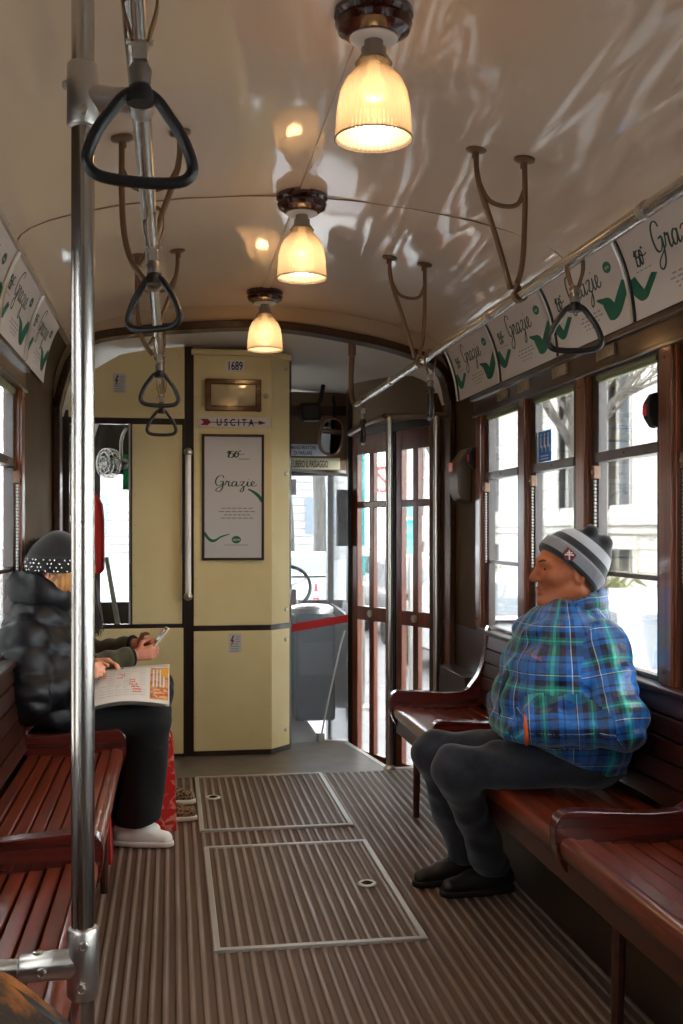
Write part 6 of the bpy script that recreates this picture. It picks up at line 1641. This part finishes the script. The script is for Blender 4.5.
# round no-parking sign
t = thing('road_sign', 'round red and white road sign on a post, seen through the door', 'sign', (4.30, 24.2, ZG))
b = MB(); b.tube([(4.30, 24.2, ZG), (4.30, 24.2, 2.75)], .035, 10); b.build('post', M['steel'], t)
b = MB(); b.lathe([(.24, 0), (.24, .01), (0, .01)], (4.30, 24.15, 2.40), 28, (0, -1, 0)); b.build('disc', M['white_enamel'], t)
b = MB(); b.lathe([(.31, -.005), (.31, .006), (.235, .014), (.235, .0)], (4.30, 24.15, 2.40), 28, (0, -1, 0)); b.obox((4.30, 24.13, 2.40), (.7, 0, -.7), (0, 1, 0), (.7, 0, .7), .26, .004, .03); b.build('ring', M['red'], t)
M['teal'] = pbr('teal paint', srgb(0, 150, 150), .5)
t = thing('stop_post', 'teal post at the kerb seen through the first door leaf', 'post', (1.66, 11.85, ZG))
b = MB(); b.box(1.64, 1.68, 11.8, 11.9, .75, 3.0); b.build('panel', M['teal'], t, bevel=.01); b = MB(); b.tube([(1.66, 11.85, ZG), (1.66, 11.85, .76)], .02, 8); b.build('pole', M['steel'], t)
b = MB(); b.lathe([(.12, 0), (.12, .04), (.05, .06)], (1.66, 11.85, ZG), 16); b.build('foot', M['steel'], t)
t = thing('stop_sign', 'teal sign board seen through the second door leaf', 'sign', (2.185, 11.7, ZG))
b = MB(); b.box(2.12, 2.25, 11.68, 11.73, .98, 1.36); b.box(2.12, 2.25, 11.68, 11.73, 1.39, 1.56); b.build('board', M['teal'], t, bevel=.015)
b = MB(); b.tube([(2.185, 11.76, ZG), (2.185, 11.76, 1.6)], .03, 10); b.build('pole', M['steel'], t)
# bare trees
M['bark'] = pbr('grey bark', srgb(110, 104, 98), .9, var=(srgb(80, 76, 72), (12, 12, 3), 4, .4, .6))
def tree(x, y, r, h, seed, label):
    t = thing('bare_tree', label, 'tree', (x, y, ZG), 'bare street trees')
    R = random.Random(seed)
    b = MB(); tp = [(x + .05 * math.sin(k), y + .05 * math.cos(k * 1.3), ZG + h * .42 * k / 5) for k in range(6)]
    b.tube(tp, [r * (1.2 - .09 * k) for k in range(6)], 10); b.build('trunk', M['bark'], t)
    b = MB()
    def grow(p, d, L, rr, lev):
        q = [p]; 
        for k in range(4):
            d = d + V3(R.uniform(-.22, .22), R.uniform(-.22, .22), R.uniform(-.02, .16)); d = d / np.linalg.norm(d); q.append(q[-1] + d * L / 4)
        b.tube(q, [rr * (1 - .15 * k) for k in range(5)], 5 if lev < 2 else 4)
        if lev < 3:
            for k in range(4 if lev < 2 else 3):
                i = R.randint(1, 4); e = d + V3(R.uniform(-.9, .9), R.uniform(-.9, .9), R.uniform(-.35, .6)); grow(q[i], e / np.linalg.norm(e), L * .66, rr * .5, lev + 1)
    for k in range(5):
        a = 2 * PI * k / 5 + R.random(); grow(V3(*tp[5]), V3(math.cos(a) * .6, math.sin(a) * .6, .9), h * .28, r * .55, 0)
    b.build('branches', M['bark'], t)
tree(3.0, 33, .22, 11, 1, 'bare tree trunk ahead, left one seen through the windscreen')
tree(4.6, 37, .24, 12, 2, 'bare tree trunk ahead, right one seen through the windscreen')
tree(5.9, 16.1, .14, 7.5, 3, 'bare tree with thin branches outside the right windows')
tree(6.9, 29, .17, 9, 5, 'bare tree outside the second right window')

# ================================================================== light and camera
w = bpy.data.worlds.new('overcast'); SC.world = w; w.use_nodes = True
nt = w.node_tree; nt.nodes.clear(); o_ = nt.nodes.new('ShaderNodeOutputWorld'); bg = nt.nodes.new('ShaderNodeBackground')
tc = nt.nodes.new('ShaderNodeTexCoord'); sp = nt.nodes.new('ShaderNodeSeparateXYZ'); mr = nt.nodes.new('ShaderNodeMapRange'); mx = nt.nodes.new('ShaderNodeMix'); mx.data_type = 'RGBA'
nt.links.new(tc.outputs['Generated'], sp.inputs[0]); nt.links.new(sp.outputs[2], mr.inputs[0]); mr.inputs[1].default_value = -.1; mr.inputs[2].default_value = .7
nt.links.new(mr.outputs[0], mx.inputs[0]); mx.inputs[6].default_value = (.94, .97, 1, 1); mx.inputs[7].default_value = (1, 1, 1, 1)
nt.links.new(mx.outputs[2], bg.inputs[0]); bg.inputs[1].default_value = 11.0; nt.links.new(bg.outputs[0], o_.inputs[0])

cam = bpy.data.cameras.new('camera'); co = bpy.data.objects.new('camera', cam); COL.objects.link(co); SC.camera = co
co.location = (-.44, 0, 1.25); co.rotation_euler = (PI / 2, 0, -math.atan(169.5 / 1080))
cam.sensor_fit = 'VERTICAL'; cam.sensor_height = 36; cam.sensor_width = 24; cam.lens = 1080 / 1024 * 36; cam.shift_y = 18 / 1024; cam.clip_start = .02; cam.clip_end = 400
SC.view_settings.view_transform = 'Standard'; SC.view_settings.look = 'None'; SC.view_settings.gamma = 1; SC.view_settings.exposure = 0.3
SC.view_settings.use_curve_mapping = False
